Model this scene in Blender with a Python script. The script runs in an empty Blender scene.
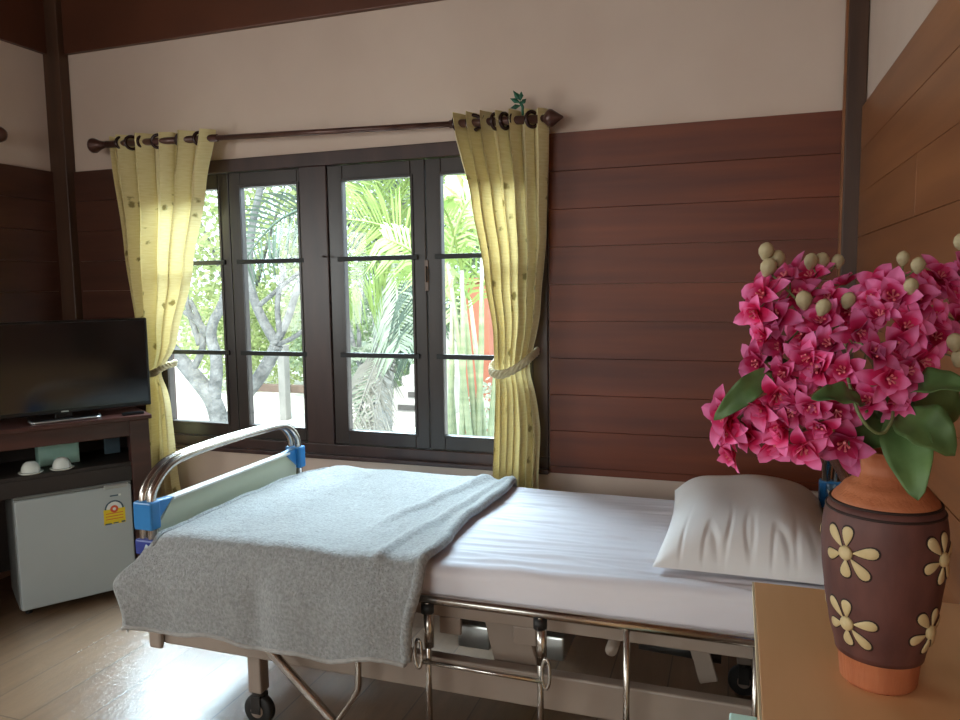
import bpy, bmesh, math, random
from math import sin, cos, pi, radians as R
from mathutils import Vector as V, Matrix, noise as NZ, Euler
C = bpy.context.scene
COL = C.collection
random.seed(7)
H = 1.40            # eye height
D = 3.10            # distance camera - window wall

# ------------------------------------------------------------------ camera
FPX = 747.88
yaw, pitch, roll = .329919, .0985235, -.0135587
fw = V((-sin(yaw)*cos(pitch), cos(yaw)*cos(pitch), -sin(pitch)))
r0 = V((cos(yaw), sin(yaw), 0)); u0 = r0.cross(fw)
rt = cos(roll)*r0 + sin(roll)*u0
up = -sin(roll)*r0 + cos(roll)*u0
cam = bpy.data.cameras.new('camera'); camo = bpy.data.objects.new('camera', cam); COL.objects.link(camo)
cam.sensor_fit = 'HORIZONTAL'; cam.sensor_width = 36; cam.lens = FPX*36/960; cam.clip_start = .02
m3 = Matrix((rt, up, -fw)).transposed()
camo.matrix_world = Matrix.Translation((0, 0, H)) @ m3.to_4x4()
C.camera = camo

def at(x, y, Y):
    d = fw + rt*((x-480)/FPX) + up*((360-y)/FPX)
    p = d*(Y/d.y); return V((p.x, p.y, p.z+H))

# ------------------------------------------------------------------ materials
def hx(r, g, b):
    f = lambda c: (c/255/12.92) if c/255 <= .04045 else ((c/255+.055)/1.055)**2.4
    return (f(r), f(g), f(b), 1)
def newmat(name):
    m = bpy.data.materials.new(name); m.use_nodes = True
    nt = m.node_tree; b = nt.nodes['Principled BSDF']
    return m, nt, b
def N(nt, t, **k):
    n = nt.nodes.new(t)
    for a, v in k.items():
        if a.startswith('i_'): n.inputs[a[2:].replace('_', ' ')].default_value = v
        else: setattr(n, a, v)
    return n
def mat(name, c1, c2=None, scale=8, stretch=(1, 1, 1), rough=.5, metal=0, bump=0, bscale=None, coat=0, sheen=0, detail=5, c_lo=.3, c_hi=.7, spec=.5, bdist=.01):
    m, nt, b = newmat(name)
    b.inputs['Roughness'].default_value = rough; b.inputs['Metallic'].default_value = metal
    b.inputs['Coat Weight'].default_value = coat; b.inputs['Sheen Weight'].default_value = sheen
    b.inputs['Specular IOR Level'].default_value = spec
    tc = N(nt, 'ShaderNodeTexCoord'); mp = N(nt, 'ShaderNodeMapping'); mp.inputs['Scale'].default_value = stretch
    nt.links.new(tc.outputs['Object'], mp.inputs['Vector'])
    nz = N(nt, 'ShaderNodeTexNoise'); nz.inputs['Scale'].default_value = scale; nz.inputs['Detail'].default_value = detail
    nt.links.new(mp.outputs[0], nz.inputs['Vector'])
    cr = N(nt, 'ShaderNodeValToRGB'); cr.color_ramp.elements[0].position = c_lo; cr.color_ramp.elements[1].position = c_hi
    cr.color_ramp.elements[0].color = c1; cr.color_ramp.elements[1].color = c2 or c1
    nt.links.new(nz.outputs['Fac'], cr.inputs['Fac']); nt.links.new(cr.outputs['Color'], b.inputs['Base Color'])
    if bump:
        n2 = N(nt, 'ShaderNodeTexNoise'); n2.inputs['Scale'].default_value = bscale or scale; n2.inputs['Detail'].default_value = 4
        nt.links.new(mp.outputs[0], n2.inputs['Vector'])
        bp = N(nt, 'ShaderNodeBump'); bp.inputs['Strength'].default_value = bump; bp.inputs['Distance'].default_value = bdist
        nt.links.new(n2.outputs['Fac'], bp.inputs['Height']); nt.links.new(bp.outputs[0], b.inputs['Normal'])
    return m
def wood_panel(name, dark, light, stretch, rough=.42):
    m = mat(name, dark, light, scale=3.0, stretch=stretch, rough=rough, bump=.15, bscale=6, detail=8, bdist=.004)
    nt = m.node_tree; b = nt.nodes['Principled BSDF']
    g = N(nt, 'ShaderNodeNewGeometry'); hs = N(nt, 'ShaderNodeHueSaturation')
    mr = N(nt, 'ShaderNodeMapRange'); mr.inputs['To Min'].default_value = .90; mr.inputs['To Max'].default_value = 1.10
    nt.links.new(g.outputs['Random Per Island'], mr.inputs['Value']); nt.links.new(mr.outputs[0], hs.inputs['Value'])
    src = b.inputs['Base Color'].links[0].from_socket
    nt.links.new(src, hs.inputs['Color']); nt.links.new(hs.outputs[0], b.inputs['Base Color'])
    return m
M = {}
M['plaster'] = mat('plaster', hx(200, 177, 161), hx(210, 188, 172), scale=2, rough=.85, bump=.08, bscale=60, bdist=.002)
M['plaster_low'] = mat('plaster_low', hx(186, 166, 146), hx(198, 178, 158), scale=2, rough=.85)
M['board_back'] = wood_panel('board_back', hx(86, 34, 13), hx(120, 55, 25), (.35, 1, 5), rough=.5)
M['board_shaded'] = wood_panel('board_shaded', hx(66, 37, 27), hx(86, 50, 36), (.35, 1, 5))  # weaker light on the left boards, put into a darker wood colour
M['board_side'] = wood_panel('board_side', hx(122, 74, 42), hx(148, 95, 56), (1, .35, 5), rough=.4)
M['post'] = mat('post_wood', hx(62, 40, 28), hx(84, 56, 40), scale=4, stretch=(4, 4, .4), rough=.45)
M['winframe'] = mat('window_wood', hx(50, 33, 30), hx(70, 47, 42), scale=4, stretch=(3, 3, .6), rough=.38)
M['sash'] = mat('sash_wood', hx(44, 36, 33), hx(58, 48, 44), scale=4, stretch=(3, 3, .6), rough=.34)
M['ceilwood'] = wood_panel('ceiling_wood', hx(72, 40, 26), hx(98, 56, 38), (.4, 3, 1))
M['steel'] = mat('steel', hx(176, 168, 160), hx(196, 190, 182), scale=20, rough=.26, metal=1)
M['paint_grey'] = mat('painted_frame', hx(148, 132, 120), hx(158, 142, 130), scale=6, rough=.45)
M['dark_steel'] = mat('dark_steel', hx(40, 38, 36), hx(56, 52, 50), scale=20, rough=.45, metal=.3)
M['rubber'] = mat('rubber', hx(28, 27, 27), rough=.6)
M['clampblue'] = mat('blue_plastic', hx(38, 112, 172), hx(46, 124, 184), scale=10, rough=.35)
M['clampnavy'] = mat('navy_plastic', hx(44, 58, 132), rough=.4)
M['boardcream'] = mat('cream_panel', hx(178, 184, 160), hx(188, 193, 170), scale=3, rough=.4)
M['whiteedge'] = mat('white_edge', hx(225, 225, 218), rough=.35)
M['deskwood'] = mat('desk_wood', hx(56, 32, 28), hx(80, 45, 38), scale=4, stretch=(.6, .6, 4), rough=.35)
M['deskdark'] = mat('desk_dark', hx(38, 30, 27), hx(48, 38, 33), scale=5, rough=.6)
M['tvblack'] = mat('tv_black', hx(14, 15, 17), rough=.3)
M['screen'] = mat('tv_screen', hx(10, 12, 14), rough=.12, spec=.6)
M['silver'] = mat('silver', hx(190, 192, 190), rough=.3, metal=.8)
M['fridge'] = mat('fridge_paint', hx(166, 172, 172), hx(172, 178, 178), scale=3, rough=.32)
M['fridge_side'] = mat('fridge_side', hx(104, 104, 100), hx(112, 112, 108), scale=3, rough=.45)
M['stk_yel'] = mat('label_yellow', hx(226, 196, 40), rough=.5)
M['stk_white'] = mat('label_white', hx(226, 226, 220), rough=.5)
M['stk_red'] = mat('label_red', hx(206, 84, 44), rough=.5)
M['stk_dark'] = mat('label_dark', hx(66, 84, 96), rough=.5)
M['ceramic'] = mat('ceramic', hx(222, 224, 216), rough=.25)
M['mint'] = mat('mint_plastic', hx(150, 190, 176), hx(168, 204, 190), scale=20, rough=.5)
M['mint_pale'] = mat('mint_pale', hx(180, 208, 192), rough=.5)
M['topply'] = mat('nightstand_top', hx(220, 168, 116), hx(232, 184, 134), scale=2.2, stretch=(4, .6, 1), rough=.42, detail=6)
M['plyedge'] = mat('nightstand_edge', hx(214, 194, 156), hx(226, 208, 172), scale=8, rough=.5)
M['terra'] = mat('terracotta', hx(172, 98, 62), hx(190, 114, 74), scale=5, stretch=(6, 6, .5), rough=.6, bump=.2, bscale=30)
M['vasebody'] = mat('vase_carved', hx(82, 48, 44), hx(108, 66, 58), scale=26, stretch=(1, 1, .4), rough=.6, bump=.4, bscale=60, bdist=.002)
M['vasegroove'] = mat('vase_groove', hx(44, 24, 18), rough=.7)
M['petalcream'] = mat('cream_clay', hx(200, 176, 126), hx(214, 192, 146), scale=40, rough=.6)
M['leafart'] = mat('silk_leaf', hx(50, 76, 38), hx(104, 134, 78), scale=16, rough=.55, c_lo=.25, c_hi=.75)
M['stemart'] = mat('silk_stem', hx(96, 110, 66), hx(130, 132, 92), scale=16, rough=.55)
M['bud'] = mat('bud', hx(196, 180, 142), hx(156, 142, 108), scale=40, rough=.6)
M['stamen'] = mat('stamen', hx(226, 120, 130), rough=.5)
M['rod'] = mat('rod_brown', hx(72, 46, 40), hx(104, 72, 62), scale=12, rough=.3, metal=.3)
M['ringmat'] = mat('ring_brown', hx(54, 34, 32), rough=.25, metal=.4)
M['greenclip'] = mat('green_plastic', hx(20, 92, 66), hx(30, 70, 50), scale=40, rough=.5)
M['latch'] = mat('latch', hx(92, 80, 74), rough=.35, metal=.8)

def cloth(name, c1, c2, scale, rough=.9, sheen=.3, bump=.3, bscale=200, trans=0, stretch=(1, 1, 1), bdist=.002):
    m = mat(name, c1, c2, scale=scale, rough=rough, sheen=sheen, bump=bump, bscale=bscale, stretch=stretch, bdist=bdist, spec=.2)
    if trans:
        nt = m.node_tree; b = nt.nodes['Principled BSDF']; o = nt.nodes['Material Output']
        t = N(nt, 'ShaderNodeBsdfTranslucent'); mx = N(nt, 'ShaderNodeMixShader'); mx.inputs[0].default_value = trans
        nt.links.new(b.inputs['Base Color'].links[0].from_socket, t.inputs['Color'])
        nt.links.new(b.outputs[0], mx.inputs[1]); nt.links.new(t.outputs[0], mx.inputs[2]); nt.links.new(mx.outputs[0], o.inputs['Surface'])
    return m
M['sheet'] = cloth('white_sheet', hx(226, 222, 228), hx(232, 229, 235), 3, bump=.1, bscale=300, sheen=0)
M['pillow'] = cloth('pillow_case', hx(228, 225, 224), hx(235, 232, 231), 3, bump=.1, bscale=300, sheen=0)
M['fleece'] = cloth('fleece', hx(134, 134, 133), hx(164, 165, 164), 110, bump=1.0, bscale=170, sheen=.3, stretch=(1, 1, 1), bdist=.006)
M['hem'] = cloth('fleece_hem', hx(150, 147, 143), hx(168, 164, 160), 60, bump=.6, bscale=200)
M['rope'] = cloth('rope', hx(170, 156, 118), hx(196, 182, 146), 60, bump=.4, bscale=120)

def petal_mat():
    m, nt, b = newmat('pink_petal')
    b.inputs['Roughness'].default_value = .6
    tc = N(nt, 'ShaderNodeTexCoord'); sp = N(nt, 'ShaderNodeSeparateXYZ'); nt.links.new(tc.outputs['UV'], sp.inputs[0])
    nz = N(nt, 'ShaderNodeTexNoise'); nz.inputs['Scale'].default_value = 26; nt.links.new(tc.outputs['Object'], nz.inputs['Vector'])
    ad = N(nt, 'ShaderNodeMath', operation='MULTIPLY_ADD'); nt.links.new(nz.outputs['Fac'], ad.inputs[0]); ad.inputs[1].default_value = .5
    nt.links.new(sp.outputs['X'], ad.inputs[2])
    oi = N(nt, 'ShaderNodeObjectInfo')
    cr = N(nt, 'ShaderNodeValToRGB')
    e = cr.color_ramp.elements; e[0].position = .3; e[0].color = hx(196, 22, 70); e[1].position = 1.25; e[1].color = hx(246, 128, 186)
    k = cr.color_ramp.elements.new(.75); k.color = hx(222, 46, 112)
    nt.links.new(ad.outputs[0], cr.inputs['Fac'])
    hs = N(nt, 'ShaderNodeHueSaturation'); mr = N(nt, 'ShaderNodeMapRange'); mr.inputs['To Min'].default_value = .68; mr.inputs['To Max'].default_value = 1.15
    nt.links.new(oi.outputs['Random'], mr.inputs['Value']); nt.links.new(mr.outputs[0], hs.inputs['Value']); nt.links.new(cr.outputs['Color'], hs.inputs['Color'])
    nt.links.new(hs.outputs[0], b.inputs['Base Color'])
    t = N(nt, 'ShaderNodeBsdfTranslucent'); nt.links.new(hs.outputs[0], t.inputs['Color'])
    mx = N(nt, 'ShaderNodeMixShader'); mx.inputs[0].default_value = .25
    nt.links.new(b.outputs[0], mx.inputs[1]); nt.links.new(t.outputs[0], mx.inputs[2]); nt.links.new(mx.outputs[0], nt.nodes['Material Output'].inputs['Surface'])
    return m
M['petal'] = petal_mat()

def curtain_mat():
    m, nt, b = newmat('yellow_curtain')
    b.inputs['Roughness'].default_value = .75; b.inputs['Sheen Weight'].default_value = .3
    tc = N(nt, 'ShaderNodeTexCoord'); mp = N(nt, 'ShaderNodeMapping'); nt.links.new(tc.outputs['UV'], mp.inputs['Vector'])
    L = nt.links.new
    vo = N(nt, 'ShaderNodeTexVoronoi'); vo.inputs['Scale'].default_value = 13; L(mp.outputs[0], vo.inputs['Vector'])
    nz = N(nt, 'ShaderNodeTexNoise'); nz.inputs['Scale'].default_value = 55; nz.inputs['Detail'].default_value = 3; L(mp.outputs[0], nz.inputs['Vector'])
    a = N(nt, 'ShaderNodeMath', operation='MULTIPLY_ADD'); a.inputs[1].default_value = .35; L(nz.outputs['Fac'], a.inputs[0]); L(vo.outputs['Distance'], a.inputs[2])
    thr = N(nt, 'ShaderNodeMapRange'); thr.inputs['From Min'].default_value = .32; thr.inputs['From Max'].default_value = .42
    thr.inputs['To Min'].default_value = 1; thr.inputs['To Max'].default_value = 0; L(a.outputs[0], thr.inputs['Value'])
    # motif bands by height (uv y in metres above floor)
    sp = N(nt, 'ShaderNodeSeparateXYZ'); L(tc.outputs['UV'], sp.inputs[0])
    n2 = N(nt, 'ShaderNodeTexNoise'); n2.inputs['Scale'].default_value = 3.2; L(mp.outputs[0], n2.inputs['Vector'])
    g = N(nt, 'ShaderNodeMath', operation='GREATER_THAN'); g.inputs[1].default_value = .44; L(n2.outputs['Fac'], g.inputs[0])
    ls = N(nt, 'ShaderNodeMath', operation='LESS_THAN'); ls.inputs[1].default_value = 1.86; L(sp.outputs['Y'], ls.inputs[0])
    mu = N(nt, 'ShaderNodeMath', operation='MULTIPLY'); L(g.outputs[0], mu.inputs[0]); L(ls.outputs[0], mu.inputs[1])
    mu2 = N(nt, 'ShaderNodeMath', operation='MULTIPLY'); L(mu.outputs[0], mu2.inputs[0]); L(thr.outputs[0], mu2.inputs[1])
    ground = N(nt, 'ShaderNodeValToRGB'); ground.color_ramp.elements[0].color = hx(204, 182, 120); ground.color_ramp.elements[1].color = hx(230, 216, 166)
    wv = N(nt, 'ShaderNodeTexNoise'); wv.inputs['Scale'].default_value = 90
    mp2 = N(nt, 'ShaderNodeMapping'); mp2.inputs['Scale'].default_value = (.25, 1.6, 1); L(tc.outputs['UV'], mp2.inputs['Vector']); L(mp2.outputs[0], wv.inputs['Vector'])
    L(wv.outputs['Fac'], ground.inputs['Fac'])
    mx = N(nt, 'ShaderNodeMix', data_type='RGBA'); L(mu2.outputs[0], mx.inputs['Factor']); L(ground.outputs[0], mx.inputs['A']); mx.inputs['B'].default_value = hx(136, 118, 66)
    L(mx.outputs['Result'], b.inputs['Base Color'])
    bp = N(nt, 'ShaderNodeBump'); bp.inputs['Strength'].default_value = .25; bp.inputs['Distance'].default_value = .003; L(wv.outputs['Fac'], bp.inputs['Height']); L(bp.outputs[0], b.inputs['Normal'])
    t = N(nt, 'ShaderNodeBsdfTranslucent'); L(mx.outputs['Result'], t.inputs['Color'])
    ms = N(nt, 'ShaderNodeMixShader'); ms.inputs[0].default_value = .17; L(b.outputs[0], ms.inputs[1]); L(t.outputs[0], ms.inputs[2]); L(ms.outputs[0], nt.nodes['Material Output'].inputs['Surface'])
    return m
M['curtain'] = curtain_mat()

def glass_mat():
    m, nt, b = newmat('pane_glass'); nt.nodes.remove(b)
    t = N(nt, 'ShaderNodeBsdfTransparent'); t.inputs[0].default_value = (.96, .98, .97, 1)
    g = N(nt, 'ShaderNodeBsdfGlossy'); g.inputs['Roughness'].default_value = .02
    mx = N(nt, 'ShaderNodeMixShader'); mx.inputs[0].default_value = .018
    nt.links.new(t.outputs[0], mx.inputs[1]); nt.links.new(g.outputs[0], mx.inputs[2]); nt.links.new(mx.outputs[0], nt.nodes['Material Output'].inputs['Surface'])
    return m
M['glass'] = glass_mat()

def floor_mat():
    m, nt, b = newmat('floor_planks'); L = nt.links.new
    tc = N(nt, 'ShaderNodeTexCoord'); mp = N(nt, 'ShaderNodeMapping'); mp.inputs['Rotation'].default_value = (0, 0, R(90)); L(tc.outputs['Object'], mp.inputs[0])
    br = N(nt, 'ShaderNodeTexBrick'); br.inputs['Scale'].default_value = 1; br.inputs['Brick Width'].default_value = 1.25; br.inputs['Row Height'].default_value = .2
    br.inputs['Mortar Size'].default_value = .0022; br.offset = .37
    br.inputs['Color1'].default_value = hx(114, 86, 63); br.inputs['Color2'].default_value = hx(134, 106, 82); br.inputs['Mortar'].default_value = hx(84, 62, 46)
    L(mp.outputs[0], br.inputs['Vector'])
    mp2 = N(nt, 'ShaderNodeMapping'); mp2.inputs['Scale'].default_value = (7, .8, 1); L(tc.outputs['Object'], mp2.inputs[0])
    nz = N(nt, 'ShaderNodeTexNoise'); nz.inputs['Scale'].default_value = 4; nz.inputs['Detail'].default_value = 8; L(mp2.outputs[0], nz.inputs[0])
    mr = N(nt, 'ShaderNodeMapRange'); mr.inputs['To Min'].default_value = .62; mr.inputs['To Max'].default_value = 1.3; L(nz.outputs['Fac'], mr.inputs['Value'])
    mx = N(nt, 'ShaderNodeVectorMath', operation='SCALE'); L(br.outputs['Color'], mx.inputs[0]); L(mr.outputs[0], mx.inputs['Scale'])
    L(mx.outputs[0], b.inputs['Base Color'])
    b.inputs['Roughness'].default_value = .3; b.inputs['Specular IOR Level'].default_value = .75; b.inputs['Coat Weight'].default_value = 1; b.inputs['Coat IOR'].default_value = 1.65; b.inputs['Coat Roughness'].default_value = .2
    n3 = N(nt, 'ShaderNodeTexNoise'); n3.inputs['Scale'].default_value = 42; n3.inputs['Detail'].default_value = 5; L(mp2.outputs[0], n3.inputs[0])
    bp = N(nt, 'ShaderNodeBump'); bp.inputs['Strength'].default_value = .5; bp.inputs['Distance'].default_value = .003; L(n3.outputs['Fac'], bp.inputs['Height'])
    b2 = N(nt, 'ShaderNodeBump'); b2.inputs['Strength'].default_value = .6; b2.inputs['Distance'].default_value = .002; b2.invert = True
    L(br.outputs['Fac'], b2.inputs['Height']); L(bp.outputs[0], b2.inputs['Normal']); L(b2.outputs[0], b.inputs['Normal']); L(b2.outputs[0], b.inputs['Coat Normal'])
    return m
M['floor'] = floor_mat()
# outdoor
M['gnd'] = mat('pale_ground', hx(214, 212, 206), hx(232, 230, 224), scale=1.4, rough=.9)
M['bark'] = mat('grey_bark', hx(84, 86, 86), hx(132, 134, 134), scale=9, rough=.9, bump=.8, bscale=22, bdist=.05)
M['palmbark'] = mat('palm_bark', hx(116, 115, 110), hx(150, 148, 142), scale=3, stretch=(1, 1, 9), rough=.9, bump=.4)
def leafmat(n, a, b_, tr=.45):
    return cloth(n, a, b_, 1.6, rough=.55, sheen=0, bump=0, trans=tr)
M['leaf1'] = leafmat('leaf_yellowgreen', hx(142, 160, 104), hx(192, 202, 154))
M['leaf2'] = leafmat('leaf_green', hx(116, 138, 104), hx(160, 176, 144))
M['leaf3'] = leafmat('leaf_pale', hx(146, 162, 142), hx(192, 200, 184))
M['palm1'] = leafmat('palm_bright', hx(106, 130, 66), hx(144, 162, 100))
M['palm2'] = leafmat('palm_dark', hx(58, 72, 62), hx(80, 94, 82), .15)
M['palmdry'] = leafmat('palm_dry', hx(98, 98, 92), hx(140, 138, 130), .15)
M['cane'] = mat('cane', hx(104, 118, 88), hx(134, 142, 112), scale=4, stretch=(1, 1, 6), rough=.5)
M['terrawall'] = mat('terracotta_plaster', hx(146, 88, 68), hx(158, 98, 78), scale=4, rough=.8)
M['conc'] = mat('concrete', hx(160, 158, 154), hx(176, 174, 170), scale=5, rough=.9)
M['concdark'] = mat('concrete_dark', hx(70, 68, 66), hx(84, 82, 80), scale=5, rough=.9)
M['concdark2'] = mat('weathered_post', hx(120, 120, 116), hx(140, 140, 136), scale=5, rough=.9)
M['timber'] = mat('grey_timber', hx(96, 80, 70), hx(118, 102, 90), scale=5, rough=.8)
M['extwall'] = mat('outside_wall', hx(200, 190, 176), rough=.9)

# ------------------------------------------------------------------ mesh helpers
class MB:
    def __init__(s): s.v = []; s.f = []; s.uv = None; s.sm = []
    def add(s, vs, fs, smooth=False):
        b = len(s.v); s.v += [tuple(p) for p in vs]; s.f += [tuple(i+b for i in f) for f in fs]; s.sm += [smooth]*len(fs); return s
    def box(s, x0, x1, y0, y1, z0, z1, m=None):
        vs = [V(p) for p in ((x0, y0, z0), (x1, y0, z0), (x1, y1, z0), (x0, y1, z0), (x0, y0, z1), (x1, y0, z1), (x1, y1, z1), (x0, y1, z1))]
        if m is not None: vs = [m @ p for p in vs]
        return s.add(vs, ((0, 3, 2, 1), (4, 5, 6, 7), (0, 1, 5, 4), (1, 2, 6, 5), (2, 3, 7, 6), (3, 0, 4, 7)))
    def tube(s, pts, r, n=10, cap=True, closed=False):
        pts = [V(p) for p in pts]; k = len(pts)
        rr = r if isinstance(r, (list, tuple)) else [r]*k
        rings = []; nrm = None
        for i, p in enumerate(pts):
            a = pts[(i-1) % k] if (closed or i > 0) else p; b = pts[(i+1) % k] if (closed or i < k-1) else p
            t = (b-a).normalized()
            if nrm is None:
                nrm = t.orthogonal().normalized()
            nrm = (nrm - t*nrm.dot(t))
            nrm = nrm.normalized() if nrm.length > 1e-6 else t.orthogonal().normalized()
            bi = t.cross(nrm)
            rings.append([p + (nrm*cos(2*pi*j/n) + bi*sin(2*pi*j/n))*rr[i] for j in range(n)])
        vs = [q for ring in rings for q in ring]; fs = []
        for i in range(k if closed else k-1):
            i2 = (i+1) % k
            for j in range(n):
                j2 = (j+1) % n; fs.append((i*n+j, i*n+j2, i2*n+j2, i2*n+j))
        if cap and not closed:
            fs.append(tuple(range(n-1, -1, -1))); fs.append(tuple((k-1)*n+j for j in range(n)))
        return s.add(vs, fs, True)
    def lathe(s, prof, o=(0, 0, 0), n=32, axis=None, capb=True):
        o = V(o); vs = []; fs = []; k = len(prof)
        q = V((0, 0, 1)).rotation_difference(V(axis)) if axis is not None else None
        for r, z in prof:
            for j in range(n):
                p = V((r*cos(2*pi*j/n), r*sin(2*pi*j/n), z))
                if q: p = q @ p
                vs.append(o+p)
        for i in range(k-1):
            for j in range(n):
                j2 = (j+1) % n; fs.append((i*n+j, i*n+j2, (i+1)*n+j2, (i+1)*n+j))
        if capb: fs.append(tuple(range(n-1, -1, -1))); fs.append(tuple((k-1)*n+j for j in range(n)))
        return s.add(vs, fs, True)
    def grid(s, f, nu, nv):
        vs = [f(i/nu, j/nv) for j in range(nv+1) for i in range(nu+1)]
        w = nu+1
        fs = [(j*w+i, j*w+i+1, (j+1)*w+i+1, (j+1)*w+i) for j in range(nv) for i in range(nu)]
        return s.add(vs, fs, True)
    def build(s, name, m, parent=None, bevel=0, solid=0, sub=0, seg=2, loc=None):
        me = bpy.data.meshes.new(name)
        vs = s.v
        if loc is not None: vs = [tuple(V(p)-V(loc)) for p in vs]
        me.from_pydata(vs, [], s.f); me.validate()
        if len(me.polygons) == len(s.sm): me.polygons.foreach_set('use_smooth', s.sm)
        me.materials.append(m)
        o = bpy.data.objects.new(name, me); COL.objects.link(o)
        if loc is not None: o.location = loc
        if parent: par(o, parent)
        if solid: k = o.modifiers.new('s', 'SOLIDIFY'); k.thickness = solid; k.offset = 0
        if sub: k = o.modifiers.new('u', 'SUBSURF'); k.levels = sub; k.render_levels = sub
        if bevel: k = o.modifiers.new('b', 'BEVEL'); k.width = bevel; k.segments = seg; k.limit_method = 'ANGLE'; k.harden_normals = False
        return o
def wm(o):
    m = Matrix.LocRotScale(o.location, o.rotation_euler, o.scale)
    return wm(o.parent) @ m if o.parent else m
def par(o, p):
    """parent keeping world place; all builders use world coordinates"""
    o.parent = p
    inv = wm(p).inverted()
    m = inv @ Matrix.LocRotScale(o.location, o.rotation_euler, o.scale)
    o.location, o.rotation_euler, o.scale = m.to_translation(), m.to_euler(), m.to_scale()
def tag(o, label=None, cat=None, group=None, kind=None):
    if label: o['label'] = label
    if cat: o['category'] = cat
    if group: o['group'] = group
    if kind: o['kind'] = kind
    return o
def empty(name, loc, label=None, cat=None, group=None, kind=None, rz=0):
    o = bpy.data.objects.new(name, None); COL.objects.link(o); o.location = loc; o.rotation_euler = (0, 0, rz); o.empty_display_size = .05
    return tag(o, label, cat, group, kind)
def struct(name, mb, m, **k):
    o = mb.build(name, m, **k); o['kind'] = 'structure'; return o
def smooth_path(pts, it=2):
    pts = [V(p) for p in pts]
    for _ in range(it):
        q = [pts[0]]
        for a, b in zip(pts, pts[1:]): q += [a.lerp(b, .25), a.lerp(b, .75)]
        q.append(pts[-1]); pts = q
    return pts
def lerp_tab(tab, x):
    if x <= tab[0][0]: return tab[0][1]
    for (a, va), (b, vb) in zip(tab, tab[1:]):
        if x <= b: 
            t = (x-a)/(b-a); t = t*t*(3-2*t)*.5+t*.5
            return va + (vb-va)*t
    return tab[-1][1]

# ------------------------------------------------------------------ room shell
XL, XR, YB = -3.39, .43, -2.3
ZC = 3.05                       # ceiling
TH = .14
WX0, WX1, WZ0, WZ1 = -2.86, -.80, H-.80+.0, H+.615    # window opening
b = MB(); b.box(XL-TH, XR+TH, YB-TH, D+TH, -.12, 0); struct('floor', b, M['floor'])
b = MB(); b.box(XL-TH, XR+TH, YB-TH, D+TH, ZC, ZC+.1); struct('ceiling', b, M['ceilwood'])
b = MB()
b.box(XL-TH, WX0, D, D+TH, 0, ZC); b.box(WX1, XR+TH, D, D+TH, 0, ZC); b.box(WX0, WX1, D, D+TH, 0, WZ0); b.box(WX0, WX1, D, D+TH, WZ1, ZC)
struct('wall_back', b, M['plaster'])
b = MB()   # left wall with its own window (mostly outside the frame)
LY0, LY1, LZ0, LZ1 = -.6, 1.25, .98, 2.0
b.box(XL-TH, XL, YB, LY0, 0, ZC); b.box(XL-TH, XL, LY1, D, 0, ZC); b.box(XL-TH, XL, LY0, LY1, 0, LZ0); b.box(XL-TH, XL, LY0, LY1, LZ1, ZC)
struct('wall_left', b, M['plaster'])
b = MB(); b.box(XR, XR+TH, YB, D, 0, ZC); struct('wall_right', b, M['plaster'])
b = MB()   # wall behind the camera, with a wide unseen window added to bring in light
FX0, FX1, FZ0, FZ1 = -2.8, -.4, 1.05, 2.25
b.box(XL-TH, FX0, YB-TH, YB, 0, ZC); b.box(FX1, XR+TH, YB-TH, YB, 0, ZC); b.box(FX0, FX1, YB-TH, YB, FZ1, ZC); b.box(FX0, FX1, YB-TH, YB, 0, FZ0)
struct('wall_front', b, M['plaster'])

def boards(name, horiz_axis, a0, a1, z_top, z_bot, face, sgn, m, seed, joints):
    """horizontal boards with real gaps, staggered joints"""
    rnd = random.Random(seed); b = MB(); z = z_top; row = 0
    while z > z_bot+.01:
        z2 = max(z-.155, z_bot); a = a0; first = True
        while a < a1-.01:
            js = [j for j in joints.get(row, ()) if a+.01 < j < a1-.05]
            e = js[0] if js else a1
            g = .0007; t = .014 + rnd.uniform(0, .002)
            if horiz_axis == 'x': b.box(a+g, e-g, face-t, face, z2+g, z-g)
            else:
                x0, x1 = (face-t, face) if sgn < 0 else (face, face+t)
                b.box(x0, x1, a+g, e-g, z2+g, z-g)
            a = e
        z = z2; row += 1
    return struct(name, b, m, bevel=.0010)
ZT, ZB = H+.622, H-.805
boards('trim_1', 'x', XL, WX0-.05, ZT, ZB, D, -1, M['board_shaded'], 3, {})
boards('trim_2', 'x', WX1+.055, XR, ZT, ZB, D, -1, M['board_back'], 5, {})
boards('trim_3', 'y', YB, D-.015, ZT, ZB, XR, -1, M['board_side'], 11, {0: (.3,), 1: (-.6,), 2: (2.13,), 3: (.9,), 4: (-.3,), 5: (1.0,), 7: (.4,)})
boards('trim_4', 'y', LY1+.08, D-.015, ZT, ZB, XL, 1, M['board_shaded'], 8, {})
# corner posts and top beams
b = MB(); b.box(-3.392, -3.283, D-.06, D-.001, 0, ZC); struct('trim_5', b, M['post'], bevel=.004)
b = MB(); b.box(.362, .4285, D-.05, D-.001, 0, ZC); struct('trim_6', b, M['post'], bevel=.004)
b = MB(); b.box(-3.28, .36, D-.03, D-.001, H+1.212, ZC); struct('trim_7', b, M['ceilwood'], bevel=.003)
b = MB(); b.box(XL+.001, XL+.03, YB, D-.06, H+1.212, ZC); struct('trim_8', b, M['ceilwood'], bevel=.003)
b = MB(); b.box(XR-.03, XR-.001, YB, D-.05, H+1.212, ZC); struct('trim_9', b, M['ceilwood'], bevel=.003)
b = MB(); b.box(.354, .362, D-.04, D-.016, 0, H+1.2); struct('trim_10', b, M['board_side'])

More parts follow.
